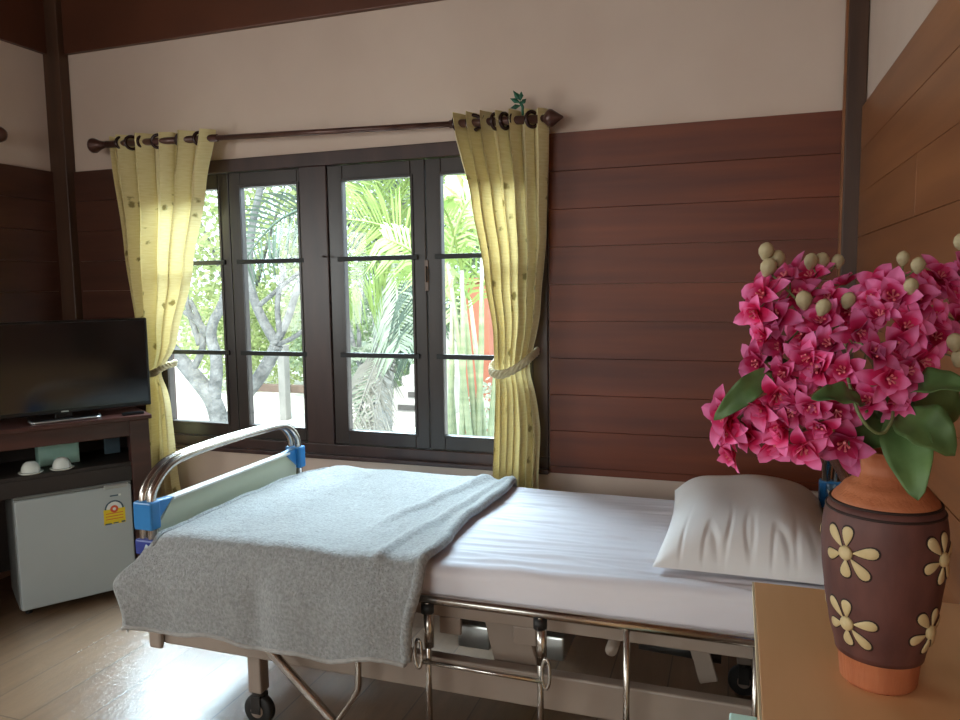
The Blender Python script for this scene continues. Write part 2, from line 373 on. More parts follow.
# ------------------------------------------------------------------ windows
def window(name, kids_mat, x0, x1, z0, z1):
    w = empty(name, ((x0+x1)/2, D, z0), kind='structure'); return w
w1 = empty('window_1', ((WX0+WX1)/2, D, WZ0), kind='structure')
yF, yBk = D-.022, D+.10
gz0, gz1 = H-.667, H+.484        # glass
b = MB()
# outer casing with centre mullion
b.box(WX0-.05, WX1+.05, yF, yBk, H+.560, ZT); b.box(WX0-.05, WX1+.05, yF, yBk, ZB, H-.738)
b.box(WX0-.05, -2.80, yF, yBk, H-.738, H+.560); b.box(-.815, WX1+.05, yF, yBk, H-.738, H+.560)
b.box(-1.932, -1.790, yF, yBk, H-.738, H+.560)
b.build('window_frame', M['winframe'], w1, bevel=.004)
b = MB(); b.box(WX0-.055, WX1+.055, D-.05, D-.022, ZB-.0, ZB+.02); b.build('window_sill', M['winframe'], w1, bevel=.003)
sashes = [(-2.800, -2.330, -2.745, -2.392), (-2.330, -1.932, -2.262, -1.932+.0), (-1.790, -1.302, -1.712, -1.372), (-1.302, -.815, -1.228, -.885)]
sashes[1] = (-2.330, -1.932, -2.264, -1.950)
for (a0, a1, g0, g1) in sashes:
    s = MB(); y0, y1 = D-.012, D+.026
    s.box(a0+.002, g0, y0, y1, H-.735, H+.557); s.box(g1, a1-.002, y0, y1, H-.735, H+.557)
    s.box(g0, g1, y0, y1, gz1, H+.557); s.box(g0, g1, y0, y1, H-.735, gz0)
    so = s.build('sash', M['sash'], w1, bevel=.004)
    # raised beads round the glass
    k = MB()
    for gx in (g0-.012, g1): k.box(gx, gx+.012, y0-.006, y0, gz0-.012, gz1+.012)
    k.box(g0, g1, y0-.006, y0, gz1, gz1+.012); k.box(g0, g1, y0-.006, y0, gz0-.012, gz0)
    k.build('glazing_bead', M['sash'], so, bevel=.002)
    g = MB(); g.box(g0-.004, g1+.004, D+.014, D+.018, gz0-.004, gz1+.004); g.build('pane', M['glass'], so)
    k = MB()
    for zb in (H+.132, H-.311): k.box(g0-.03, g1+.03, y0-.012, y0-.001, zb-.011, zb+.011)
    k.build('security_bar', M['rubber'], so, bevel=.002)
l = MB(); l.box(-1.312, -1.292, D-.016, D-.002, H-.02, H+.12); l.box(-1.306, -1.298, D-.03, D-.014, H+.02, H+.09); l.build('latch', M['latch'], w1, bevel=.002)
l = MB(); l.tube([(-1.805, D-.022, H+.145), (-1.805, D-.05, H+.145), (-1.79, D-.055, H+.145)], .004, 8); l.build('latch', M['latch'], w1)

w2 = empty('window_2', (XL, (LY0+LY1)/2, LZ0), kind='structure')
b = MB(); f = .07
b.box(XL-.1, XL+.02, LY0-.06, LY0+f, LZ0-.06, LZ1+.06); b.box(XL-.1, XL+.02, LY1-f, LY1+.06, LZ0-.06, LZ1+.06)
b.box(XL-.1, XL+.02, LY0+f, LY1-f, LZ1-f, LZ1+.06); b.box(XL-.1, XL+.02, LY0+f, LY1-f, LZ0-.06, LZ0+f); b.box(XL-.1, XL+.02, .29, .36, LZ0+f, LZ1-f)
b.build('window_frame', M['winframe'], w2, bevel=.004)
b = MB(); b.box(XL-.06, XL-.055, LY0+f, LY1-f, LZ0+f, LZ1-f); b.build('pane', M['glass'], w2)
d1 = empty('added_window_3', ((FX0+FX1)/2, YB, FZ0), kind='structure')  # added unseen window, set high to light the room from behind
b = MB(); b.box(FX0-.06, FX0+.03, YB-.14, YB+.02, FZ0-.06, FZ1+.06); b.box(FX1-.03, FX1+.06, YB-.14, YB+.02, FZ0-.06, FZ1+.06); b.box(FX0+.03, FX1-.03, YB-.14, YB+.02, FZ1-.03, FZ1+.06); b.box(FX0+.03, FX1-.03, YB-.14, YB+.02, FZ0-.06, FZ0+.03)
b.build('window_frame', M['post'], d1, bevel=.004)
b = MB(); b.box(FX0+.03, FX1-.03, YB-.06, YB-.055, FZ0+.03, FZ1-.03); b.build('pane', M['glass'], d1)

# ------------------------------------------------------------------ curtain rods
def rodpt(x): return V((x, 2.985, H + .722 + (x+3.0)*(-.063/2.33)))
cr_ = empty('curtain_rod', rodpt(-1.85), 'long brown curtain rod with pointed finials mounted over the window wall', 'curtain rod')
b = MB(); b.tube([rodpt(-2.96), rodpt(-2.30)], .017, 14); b.tube([rodpt(-1.14), rodpt(-.74)], .017, 14); b.tube([rodpt(-2.31), rodpt(-1.13)], .0125, 14)
b.build('rod', M['rod'], cr_)
fin = [(.012, 0), (.017, .01), (.012, .018), (.024, .03), (.036, .045), (.034, .055), (.020, .075), (.003, .10)]
b = MB(); b.lathe(fin, rodpt(-.76), 16, axis=(1, 0, 0)); b.build('finial', M['rod'], cr_)
fin2 = [(.017, 0), (.015, .02), (.022, .05), (.036, .085), (.036, .098), (.02, .112), (.002, .116)]
b = MB(); b.lathe(fin2, rodpt(-2.945), 16, axis=(-1, 0, 0)); b.build('finial', M['rod'], cr_)
for x in (-2.90, -.765):
    b = MB(); p = rodpt(x); b.tube([p+V((0, 0, -.01)), p+V((0, .03, -.012)), V((x, D-.003, p.z-.012))], .008, 8); b.lathe([(.024, 0), (.024, .006), (.01, .01)], (x, D-.001, p.z-.012), 14, axis=(0, -1, 0)); b.build('bracket', M['rod'], cr_)
# second rod on the left wall: its end is just in the frame
p0 = at(-14, 134, 2.66); p0.x = XL+.09; 
cr2 = empty('curtain_rod', (XL+.09, 1.6, p0.z), 'brown rod end with round finial on the left wall, cut by the photo edge', 'curtain rod')
pe = at(2, 135, 1); kx = (XL+.10)/pe.x; pe = V((XL+.10, kx*1.0, H+(pe.z-H)*kx))
b = MB(); b.tube([(XL+.10, pe.y-2.6, pe.z), (XL+.10, pe.y-.02, pe.z)], .016, 14); b.build('rod', M['rod'], cr2)
b = MB(); b.lathe([(.016, 0), (.03, .01), (.038, .03), (.03, .05), (.012, .062), (.002, .066)], (XL+.10, pe.y-.045, pe.z), 16, axis=(0, 1, 0)); b.build('finial', M['rod'], cr2)
b = MB(); b.tube([(XL+.1, pe.y-.1, pe.z), (XL+.002, pe.y-.1, pe.z-.01)], .008, 8); b.build('bracket', M['rod'], cr2)

# ------------------------------------------------------------------ curtains
def curtain(label, edgeL, edgeR, ztop, zbot, nf, ztie, tie_pts, seed, phase=0, rings=()):
    rnd = random.Random(seed)
    cx = (edgeL[-1][1]+edgeR[-1][1])/2
    root = empty('curtain', (cx, 2.98, zbot), label, 'curtain', 'yellow patterned window curtains')
    amps = [rnd.uniform(.45, 1.6) for _ in range(nf*2+3)]
    nu, nv = nf*14, 90
    me_uv = []
    def fn(u, v):
        z = zbot + (ztop(u)-zbot)*v
        zz = z
        xl, xr = lerp_tab(edgeL, zz), lerp_tab(edgeR, zz)
        w = xr-xl
        ph = u*nf*2*pi + phase + .35*sin(3*v+seed)
        k = u*nf*2; a = amps[int(k)]*(1-k % 1)+amps[int(k)+1]*(k % 1)
        open_ = min(1, w/.42)
        A = .030*a*(.75+.35*open_)
        tie = math.exp(-((zz-ztie)/.07)**2)
        A *= (1-.55*tie)
        uu = u + .018*sin(ph*2+.6)*(1-.3*tie)
        x = xl + w*uu + .006*NZ.noise(V((u*6, v*5, seed)))
        y = 2.985 + A*sin(ph) + .012*NZ.noise(V((u*3, v*4, seed+9))) - .03*tie
        if z < ztie: y -= .012*min(1, (ztie-z)/.2)
        me_uv.append((u*1.15, z))
        return V((x, y, z))
    b = MB(); b.grid(fn, nu, nv)
    o = b.build('fabric', M['curtain'], root)
    ul = o.data.uv_layers.new(name='UVMap')
    for lp in o.data.loops: ul.data[lp.index].uv = me_uv[lp.vertex_index]
    for x, ang in rings:
        p = rodpt(x); b = MB()
        ax = V((sin(ang), -cos(ang), 0)); s1 = V((cos(ang), sin(ang), 0))
        ring = [p+V((0, 0, 0))+(s1*cos(t)+V((0, 0, 1))*sin(t))*.030+ax*.004 for t in [2*pi*i/20 for i in range(20)]]
        b.tube(ring, .0075, 8, closed=True); b.build('eyelet', M['ringmat'], root)
    # braided tieback
    b = MB(); T = smooth_path(tie_pts, 3); n = len(T)
    for ph in (0, 2*pi/3, 4*pi/3):
        pts = []
        for i, p in enumerate(T):
            a = i/n*2*pi*7+ph; pts.append(p+V((0, cos(a)*.5, sin(a)))*.011)
        b.tube(pts, .009, 7)
    b.build('tieback', M['rope'], root)
    return root
ztopf = lambda xl, xr: (lambda u: rodpt(xl+(xr-xl)*u).z+.040)
ztL = H-.40
curtain('yellow patterned curtain tied back at the left side of the window, behind the television',
        [(.18, -2.83), (H-.9, -2.812), (ztL, -2.775), (H-.2, -2.842), (H+.2, -2.890), (H+.76, -2.955)],
        [(.18, -2.60), (H-.9, -2.637), (H-.6, -2.640), (ztL, -2.668), (H-.25, -2.60), (H+.1, -2.49), (H+.47, -2.385), (H+.76, -2.325)],
        ztopf(-2.955, -2.325), .20, 5, ztL,
        [(-2.80, 3.02, ztL+.06), (-2.79, 2.96, ztL+.03), (-2.745, 2.925, ztL-.01), (-2.69, 2.925, ztL-.005), (-2.655, 2.96, ztL+.03), (-2.64, 3.02, ztL+.04)], 3, 0.4,
        [(-2.80, .9), (-2.73, 1.25), (-2.64, .25), (-2.50, .3), (-2.395, .75), (-2.86, 1.2)])
ztR = H-.345
curtain('yellow patterned curtain tied back at the right side of the window, by the bed',
        [(.18, -.985), (H-.82, -.972), (ztR-.06, -.952), (H-.2, -.965), (H+.05, -1.005), (H+.35, -1.06), (H+.70, -1.138)],
        [(.18, -.77), (H-.8, -.775), (H-.6, -.768), (ztR+.03, -.800), (H-.1, -.765), (H+.2, -.735), (H+.70, -.722)],
        ztopf(-1.138, -.722), .20, 7, ztR,
        [(-.785, 3.04, ztR+.07), (-.79, 2.965, ztR+.055), (-.81, 2.925, ztR+.03), (-.88, 2.905, ztR-.015), (-.945, 2.925, ztR-.02), (-.975, 2.97, ztR), (-.96, 3.03, ztR+.03)], 5, 1.2,
        [(-1.105, 1.1), (-1.035, .35), (-.985, 1.2), (-.945, 1.3), (-.905, 1.2), (-.87, 1.3), (-.79, .9)])
# green ornament on the rod
p = rodpt(-.825)
g = empty('leaf_ornament', p+V((0, 0, .045)), 'small dark green leafy ornament perched on the curtain rod near its right end', 'ornament')
b = MB(); b.tube([p+V((0, 0, .018)), p+V((0, -.005, .05)), p+V((-.01, -.008, .07))], .006, 8); b.build('stem', M['greenclip'], g)
for a, L_, zz in ((2.7, .05, .065), (2.2, .055, .072), (3.3, .045, .055), (.7, .03, .06), (1.5, .035, .075)):
    b = MB(); d = V((cos(a), 0, sin(a)))*L_; q = p+V((-.006, -.01, zz)); n_ = V((-d.z, 0, d.x)).normalized()*.010
    b.add([q, q+d*.5+n_, q+d, q+d*.5-n_, q+d*.5+V((0, -.006, 0))], [(0, 4, 1), (1, 4, 2), (2, 4, 3), (3, 4, 0)]); b.build('leaf', M['greenclip'], g, solid=.002)

# ------------------------------------------------------------------ hospital bed
bed = empty('hospital_bed', (-.72, 2.25, 0), 'steel hospital bed on casters with tubular side rail and pale footboard', 'bed')
FXb = -1.75; HXb = .325
YN, YFar = 1.87, 2.63
z = lambda q: H+q
def endboard(x, name, sgn):
    root = MB()
    pts = [(x, 1.825, z(-1.03)), (x, 1.825, z(-.66)), (x, 1.84, z(-.615)), (x, 1.90, z(-.565)), (x, 1.98, z(-.545)), (x, 2.25, z(-.538)), (x, 2.54, z(-.545)), (x, 2.60, z(-.56)), (x, 2.655, z(-.61)), (x, 2.665, z(-.67)), (x, 2.665, z(-1.10))]
    pts = smooth_path(pts, 2)
    root.tube(pts, .014, 12)
    root.tube([p+V((sgn*.032, 0, .0)) for p in pts], .014, 12)
    o = root.build(name+'_frame', M['steel'], bed)
    b = MB(); poly = [(1.86, -1.02), (2.64, -1.02), (2.64, -.72), (2.60, -.675), (1.925, -.675), (1.86, -.745)]
    n = len(poly); vs = [(x+sgn*.006, a, z(c)) for a, c in poly]+[(x+sgn*.030, a, z(c)) for a, c in poly]
    b.add(vs, [tuple(range(n)), tuple(range(2*n-1, n-1, -1))]+[(i, (i+1) % n, (i+1) % n+n, i+n) for i in range(n)])
    b.build(name+'_panel', M['boardcream'], bed, bevel=.004)
    b = MB(); b.box(x+sgn*.018-.017, x+sgn*.018+.017, 1.925, 2.60, z(-.677), z(-.667)); k = b.build('edge_strip', M['whiteedge'], bed, bevel=.003)
    tag(k, 'white plastic strip along the top of the pale board')
    for y, m_, zc, h_ in ((1.825, 'clampblue', -.70, .045), (2.665, 'clampblue', -.70, .045), (1.825, 'clampnavy', -.80, .025), (2.665, 'clampnavy', -.80, .025)):
        b = MB(); b.box(x-.020+min(0, sgn*.032), x+.020+max(0, sgn*.032), y-.021, y+.021, z(zc)-h_, z(zc)+h_)
        if m_ == 'clampblue':
            s_ = 1 if y < 2 else -1
            b.add([(x+sgn*.002, y+s_*.02, z(zc)+h_-.004), (x+sgn*.034, y+s_*.02, z(zc)+h_-.004), (x+sgn*.034, y+s_*.105, z(zc)+h_-.012), (x+sgn*.002, y+s_*.105, z(zc)+h_-.012),
                   (x+sgn*.002, y+s_*.02, z(zc)-h_+.01), (x+sgn*.034, y+s_*.02, z(zc)-h_+.01)],
                  [(0, 1, 2, 3), (0, 3, 4), (1, 5, 2), (4, 3, 2, 5), (0, 4, 5, 1)])
        c = b.build('clamp', M[m_], bed, bevel=.006); tag(c, 'blue plastic clamp on the end tubes')
endboard(FXb-.002, 'footboard', 1)
endboard(HXb, 'headboard', -1)
# upper side frames (under the mattress)
for y in (1.915, 2.60):
    b = MB(); b.box(FXb+.02, HXb-.02, y-.018, y+.018, z(-.935), z(-.885)); b.build('mattress_frame', M['paint_grey'], bed, bevel=.005)
for i, (xa, xb) in enumerate(((FXb+.03, -1.02), (-1.0, -.42), (-.40, HXb-.03))):
    b = MB(); b.box(xa, xb, 1.935, 2.58, z(-.885), z(-.872)); b.build('deck_plate', M['paint_grey'], bed, bevel=.003)
# lower side beams
for y in (1.905, 2.61):
    b = MB(); b.box(FXb-.05, HXb+.02, y-.02, y+.02, z(-1.152), z(-1.052)); b.build('base_beam', M['paint_grey'], bed, bevel=.006)
for x in (FXb-.005, HXb+.005):
    b = MB(); b.box(x-.02, x+.02, 1.925, 2.59, z(-1.14), z(-1.06)); b.build('cross_beam', M['paint_grey'], bed, bevel=.005)
b = MB(); b.box(-1.800, -1.748, 1.865, 1.885, z(-1.165), z(-1.07)); b.build('bumper', M['paint_grey'], bed, bevel=.012)
# plates and links between
for x, w_ in ((-.62, .13),):
    b = MB(); q = [(-.665, -.93), (-.545, -.93), (-.50, -1.07), (-.63, -1.07)]
    vs = [(a, 1.935, z(c)) for a, c in q]+[(a, 1.955, z(c)) for a, c in q]
    b.add(vs, [(0, 3, 2, 1), (4, 5, 6, 7), (0, 1, 5, 4), (1, 2, 6, 5), (2, 3, 7, 6), (3, 0, 4, 7)]); b.build('lift_plate', M['paint_grey'], bed, bevel=.003)
def bar(p, q, w_, m_, name, t=.012):
    p, q = V(p), V(q); d = q-p; b = MB(); nn = V((0, 1, 0)).cross(d).normalized()*w_/2; yy = V((0, t/2, 0))
    vs = [p+nn-yy, p-nn-yy, q-nn-yy, q+nn-yy, p+nn+yy, p-nn+yy, q-nn+yy, q+nn+yy]
    b.add(vs, [(0, 1, 2, 3), (4, 7, 6, 5), (0, 4, 5, 1), (1, 5, 6, 2), (2, 6, 7, 3), (3, 7, 4, 0)]); return b.build(name, m_, bed, bevel=.003)
bar((-.10, 2.05, z(-.92)), (-.05, 2.05, z(-1.09)), .05, M['paint_grey'], 'lift_arm')
bar((-.42, 2.10, z(-.91)), (-.22, 2.10, z(-1.00)), .045, M['paint_grey'], 'lift_arm')
b = MB(); b.tube([(-.78, 2.25, z(-1.03)), (-.35, 2.25, z(-1.03))], .04, 16); b.build('actuator', M['dark_steel'], bed)
b = MB(); b.tube([(-.25, 2.15, z(-1.05)), (-.02, 2.15, z(-1.06))], .022, 14); b.build('actuator', M['dark_steel'], bed)
for q in ((-.76, -.66, 1.98, 2.3), (-.50, -.44, 1.98, 2.2)):
    b = MB(); b.box(*q, z(-1.06), z(-.99)); b.build('gear_box', M['silver'], bed, bevel=.006)
for xx in (-1.2, -.3):
    b = MB(); b.tube([(xx, 1.93, z(-.98)), (xx, 2.59, z(-.98))], .016, 12); b.build('cross_tube', M['paint_grey'], bed)
for x in (-.755, -.535):
    b = MB(); b.box(x-.03, x+.035, 1.90, 1.915, z(-.985), z(-.935)); b.build('bracket_plate', M['paint_grey'], bed, bevel=.003)
# side rail (camera side)
YR = 1.800
b = MB(); b.tube([(-1.46, YR, z(-.842)), (.235, YR, z(-.842))], .0125, 14); k = b.build('rail_top_tube', M['steel'], bed)
for x in (-.777, -.462, -.241, .0615):
    b = MB(); b.tube([(x, YR, z(-.852)), (x, YR, z(-1.30))], .0085, 12)
    u_ = b.build('rail_upright', M['steel'], bed)
    if x < -.3:
        s = MB(); s.tube([(x+.004, YR-.003, z(-.88)), (x+.004, YR-.003, z(-.975))], .0135, 12); s.build('sleeve', M['steel'], u_)
        s = MB(); s.tube([(x, YR, z(-.855)), (x, YR, z(-.88))], .018, 12); s.build('collar', M['rubber'], u_)
b = MB(); b.tube([(-1.03, YR, z(-1.30)), (.09, YR, z(-1.30))], .011, 12); b.build('rail_bottom_tube', M['steel'], bed)
b = MB(); b.tube([(-.782, YR-.022, z(-1.010)), (-.45, YR-.022, z(-1.012))], .006, 10); b.build('release_rod', M['steel'], bed)
for x in (-.797, -.442):
    b = MB(); c = V((x, YR-.022, z(-.99))); pts = [c+V((cos(t)*.010, 0, sin(t)*.040)) for t in [2*pi*i/18 for i in range(18)]]
    b.tube(pts, .005, 8, closed=True); b.build('release_handle', M['steel'], bed)
b = MB(); b.tube(smooth_path([(-.993, YR, z(-.85)), (-.993, YR, z(-1.115)), (-1.0, YR, z(-1.15)), (-1.066, YR, z(-1.242)), (-1.10, YR, z(-1.30))], 2), .0095, 12); b.build('rail_upright', M['steel'], bed)
b = MB(); b.tube([(-1.316, YR, z(-1.018)), (-1.306, YR, z(-1.047)), (-1.076, YR, z(-1.252)), (-1.03, YR, z(-1.30))], .014, 12); b.build('rail_swing_arm', M['steel'], bed)
# legs and casters
for x in (-1.43, .05):
    for y in (1.935, 2.585):
        b = MB(); b.box(x-.024, x+.024, y-.024, y+.024, z(-1.285), z(-1.10)); b.build('leg', M['paint_grey'], bed, bevel=.005)
        c = MB(); c.tube([(x, y, z(-1.30)), (x, y, z(-1.28))], .022, 14)
        for yy in (y-.022, y+.022): c.box(x-.018, x+.018, yy-.002, yy+.002, z(-1.355), z(-1.295))
        c.box(x-.018, x+.018, y-.024, y+.024, z(-1.302), z(-1.296))
        co = c.build('caster', M['dark_steel'], bed, bevel=.002)
        c = MB(); c.lathe([(.020, -.016), (.046, -.016), (.052, -.010), (.052, .010), (.046, .016), (.020, .016)], (x, y, .052), 24, axis=(0, 1, 0)); c.build('wheel', M['rubber'], co)
        c = MB(); c.lathe([(.004, -.019), (.022, -.019), (.022, .019), (.004, .019)], (x, y, .052), 18, axis=(0, 1, 0)); c.build('hub', M['paint_grey'], co)

# ------------------------------------------------------------------ mattress
def cushion(cx, cy, cz, a, b_, c, e, nu, nv, fn=None):
    """rounded box shell as a superellipsoid"""
    def sp(t, k): return math.copysign(abs(t)**k, t)
    def f(u, v):
        th = -pi + 2*pi*u; ph = -pi/2 + pi*v
        x = a*sp(cos(ph), e[1])*sp(cos(th), e[0]); y = b_*sp(cos(ph), e[1])*sp(sin(th), e[0]); zz = c*sp(sin(ph), e[1])
        p = V((cx+x, cy+y, cz+zz))
        return fn(p) if fn else p
    m = MB(); m.grid(f, nu, nv); return m
def boxgrid(x0, x1, y0, y1, z0, z1, r, nx, ny, fn):
    """top+sides sheet: rounded rectangular slab via profile sweep in y, caps closed"""
    prof = []
    prof += [(y1-.01, z0)]
    prof += [(y1, z0+.01), (y1, z1-r)]
    for i in range(1, 6): a = i/6*pi/2; prof.append((y1-r+r*cos(a), z1-r+r*sin(a)))
    for i in range(ny+1): prof.append((y1-r+(y0+r-y1+r)*i/ny, z1))
    for i in range(1, 6): a = pi/2+i/6*pi/2; prof.append((y0+r+r*cos(a), z1-r+r*sin(a)))
    for i in range(5): prof.append((y0, z1-r-(z1-r-z0-.01)*i/4))
    prof += [(y0+.01, z0)]
    m = MB(); n = len(prof); vs = []
    xs = [x0]+[x0+r*.35]+[x0+r+(x1-x0-2*r)*i/nx for i in range(nx+1)]+[x1-r*.35]+[x1]
    for x in xs:
        d = min(x-x0, x1-x); k = 0 if d >= r else r-math.sqrt(max(0, r*r-(r-d)**2))
        for (y, zz) in prof:
            yy = min(max(y, y0+k*.7), y1-k*.7); z_ = min(zz, z1-k)
            vs.append(fn(V((x, yy, z_))))
    fs = [(i*n+j, i*n+(j+1) % n, (i+1)*n+(j+1) % n, (i+1)*n+j) for i in range(len(xs)-1) for j in range(n)]
    fs += [tuple(range(n-1, -1, -1)), tuple((len(xs)-1)*n+j for j in range(n))]
    m.add(vs, fs, True); return m
def sheetwr(p):
    x, y, zz = p
    t_ = min(1, max(0, (x+.75)/.9)); y += .055*t_*max(0, 1-(y-1.822)/.2)*min(1, max(0, (zz-(H-.87))/.08))
    wr = NZ.noise(V((x*1.3, y*15+x*1.2, 2.0)))*.5 + NZ.noise(V((x*2.3, y*30-x*2.2, 7.0)))*.28
    rid = max(0, 1-abs(NZ.noise(V((x*.9+3, y*9+.9*x, 4.4))))*7)*.35
    ed = min(1, max(0, (x+.85)/.2))
    k = .0115*ed*(wr+rid+.35*NZ.noise(V((x*1.5, y*55-x*3, 9.0))))
    if y < 1.90 and zz < H-.775:
        k2 = NZ.noise(V((x*1.6, zz*34-x*1.5, 3.0)))*.008
        return V((x, y+abs(k2), zz))
    sag = -.014*math.exp(-((y-2.25)/.3)**2)*0
    return V((x, y, zz+k+.001*0+sag))
b = boxgrid(-1.655, .285, 1.822, 2.685, H-.870, H-.757, .032, 260, 130, sheetwr)
mt = b.build('mattress', M['sheet']); mt.location = (0, 0, 0)
tag(mt, 'thin mattress under a creased white fitted sheet on the hospital bed', 'mattress')

# ------------------------------------------------------------------ blanket
bl = empty('blanket', (-1.2, 2.2, H-.74), 'thick grey fleece blanket spread over the foot half of the bed', 'blanket')
def blank(u, v, lift=0.0):
    # v: 0 far hem -> 1 near hem ; u: 0 foot side hem -> 1 open edge
    top = H-.750
    L0, L1, L2 = .36, .90, .255        # far drop, top, near drop
    s = v*(L0+L1+L2); ub = .085
    hem = .03*sin(u*7+.5)*.35 + (.008*sin(u*23))
    if s < L0: y = 2.706+.006*sin(u*30); zz = top-.02-(L0-s)*1.0; r_ = 'far'
    elif s < L0+L1:
        t = (s-L0)/L1; y = 2.700-t*(2.700-1.785); zz = top
        e = min(t, 1-t)*L1
        if e < .04: zz -= .026*(1-math.sqrt(max(0, 1-(1-e/.04)**2)))
        r_ = 'top'
    else:
        t = (s-L0-L1)/L2; y = 1.775-.035*min(1, t*3); zz = top-.03-t*(L2-.03)+hem*t - .02*t*(1-u); r_ = 'near'
    # along the bed
    fo = .075*max(0, min(1, (y-2.42)/.25))**1.5
    xe = -.788+ .03*(NZ.noise(V((y*2.2, 0, 1.1))))
    if s < L0+L1 and y > 2.0: xe -= .012
    if u < ub:
        k = u/ub
        x = -1.672+fo-.02*(1-k); dz = -.10*(1-k)-.0
        foot = V((x, y, zz+dz)) if r_ != 'near' else V((x, y, zz))
        p = foot
    else:
        k = (u-ub)/(1-ub); x = -1.672+fo+k*(xe+1.672-fo)
        rr = (x+1.672-fo)
        dz = 0
        if rr < .06: dz = -.035*(1-math.sqrt(max(0, 1-(1-rr/.06)**2)))
        if s > L0+L1: dz = 0
        p = V((x, y, zz+dz))
    if r_ == 'near':
        t = (s-L0-L1)/L2; w_ = min(1, t*2.2); w_ = w_*w_*(3-2*w_)
        # corner fold pushed out towards the foot
        g_ = math.exp(-((u-.05)/.09)**2)
        p.x -= .045*w_*g_ + .018*w_*g_*sin(zz*26)
        p.y -= .02*w_*g_
        # soft vertical folds
        fold = sin(p.x*11+1.2)*.5+sin(p.x*23+4)*.25+NZ.noise(V((p.x*4, zz*2, 3)))*.8
        p.y -= .016*w_*(fold+1.0)
        p.x += .015*w_*NZ.noise(V((p.x*5, zz*5, 1)))
        dd = math.exp(-((p.x+1.27)/.05)**2)*w_
        p.y += .02*dd
        p.x -= .02*max(0, (u-.7)/.3)*t
    else:
        # wrinkles on the top, diagonal towards the open edge
        q = p.x*.8+(p.y-2.2)*.55
        wr = NZ.noise(V((q*9, (p.y+p.x*.4)*2.2, 5)))*.009 + NZ.noise(V((p.x*9, p.y*9, 8)))*.004
        ridge = math.exp(-((p.x+.98-(p.y-2.3)*.22)/.022)**2)*.014*min(1, max(0, (p.y-1.95)/.3)) + math.exp(-((p.x+.86-(p.y-2.3)*.12)/.018)**2)*.010
        edge = math.exp(-((u-1)/.03)**2)*.012
        p.z += wr+ridge+edge+.006
    p.z += .002*NZ.noise(p*34)
    return p
b = MB(); b.grid(lambda u, v: blank(u, v), 150, 200)
o = b.build('fleece', M['fleece'], bl, solid=.022)
# stitched hem along the near edge and rolled open edge
T = [blank(i/120, .999)+V((0, -.011, .004)) for i in range(4, 121)]
b = MB(); b.tube(T, .0065, 7); b.build('hem', M['hem'], bl)
T = [blank(.999, v/100) for v in range(4, 100)]
b = MB(); b.tube([p+V((.0, 0, .0)) for p in T], .0165, 9); b.build('rolled_edge', M['fleece'], bl)

# ------------------------------------------------------------------ pillow
def pil(p):
    x, y, zz = p
    c = V((.045, 2.335, H-.668)); d = p-c
    a, b__ = .245, .345
    # pinch the edges, keep corners pointed
    ex, ey = d.x/a, d.y/b__
    r = max(abs(ex), abs(ey))
    thick = (1-min(1, abs(ex))**4.5)**.5*(1-min(1, abs(ey))**5)**.5 if r < 1 else 0
    pull = 1-.06*(1-abs(ex)**2) if abs(ey) > .5 else 1
    return p
pw = MB(); npx = 90
cx_, cy_ = .045, 2.320
def pillow_side(sgn):
    def f(u, v):
        a = 2*u-1; c = 2*v-1
        # flat outline with pointed corners
        ox = .240*a*(1-.07*(1-c*c)); oy = .385*c*(1-.05*(1-a*a))
        hgt = (max(0, 1-abs(a)**3.2))**.62*(max(0, 1-abs(c)**3.6))**.62
        zt = H-.745+.002
        x = cx_+ox; y = cy_+oy
        near = max(0, -c)                                # camera side creases
        cre = NZ.noise(V((a*4.5, c*1.6, 1)))*.003*near+max(0, 1-abs(NZ.noise(V((a*4.2+2, c*1.1, 6))))*7)*.012*near**3
        if sgn > 0: zz = zt + hgt*(.137+.012*NZ.noise(V((a*1.5, c*1.5, 3)))) - cre*min(1, hgt*2)*.9
        else: zz = zt - hgt*.014
        zz += .012*max(0, a)*0 + .006*(a*a+c*c-1)
        return V((x, y, max(zz, H-.757)))
    return f
pw.grid(pillow_side(1), 110, 130)
fsn = len(pw.f); pw.grid(lambda u, v: pillow_side(-1)(1-u, v), 50, 60)
pl_ = pw.build('pillow', M['pillow'])
tag(pl_, 'plump white pillow with a creased case at the head of the bed', 'pillow')

# ------------------------------------------------------------------ television desk group (turned towards the bed)
A0 = V((-2.63, 2.663, 0)); U = V((.25, .376, 0)).normalized(); Nn = V((U.y, -U.x, 0))
F = Matrix((( U.x, -Nn.x, 0, A0.x), (U.y, -Nn.y, 0, A0.y), (0, 0, 1, 0), (0, 0, 0, 1)))   # local x along the front, local y = depth behind the front
def fb(mb, x0, x1, y0, y1, z0, z1): return mb.box(x0, x1, y0, y1, z0, z1, F)
desk = empty('television_cabinet', F @ V((-.3, .2, 0)), 'dark reddish wood cabinet with open shelf under the television', 'cabinet')
DX0, DX1, DD = -.74, .105, .40
b = MB(); fb(b, DX0-.01, DX1+.012, -.005, DD, H-.592, H-.572); b.build('cabinet_top', M['deskwood'], desk, bevel=.004)
b = MB(); fb(b, DX0, DX1, .012, .032, H-.665, H-.592); b.build('apron', M['deskwood'], desk, bevel=.003)
b = MB(); fb(b, .02, DX1, .004, .06, 0, H-.592); b.build('front_post', M['deskwood'], desk, bevel=.004)
b = MB(); fb(b, DX0, DX0+.03, .004, .06, 0, H-.592); b.build('front_post', M['deskwood'], desk, bevel=.004)
b = MB(); fb(b, .085, DX1, .06, DD, 0, H-.592); b.build('side_panel', M['deskwood'], desk)
b = MB(); fb(b, DX0, DX0+.02, .06, DD, 0, H-.592); b.build('side_panel', M['deskwood'], desk)
b = MB(); fb(b, DX0+.02, .085, DD-.012, DD, .1, H-.592); b.build('back_panel', M['deskdark'], desk)
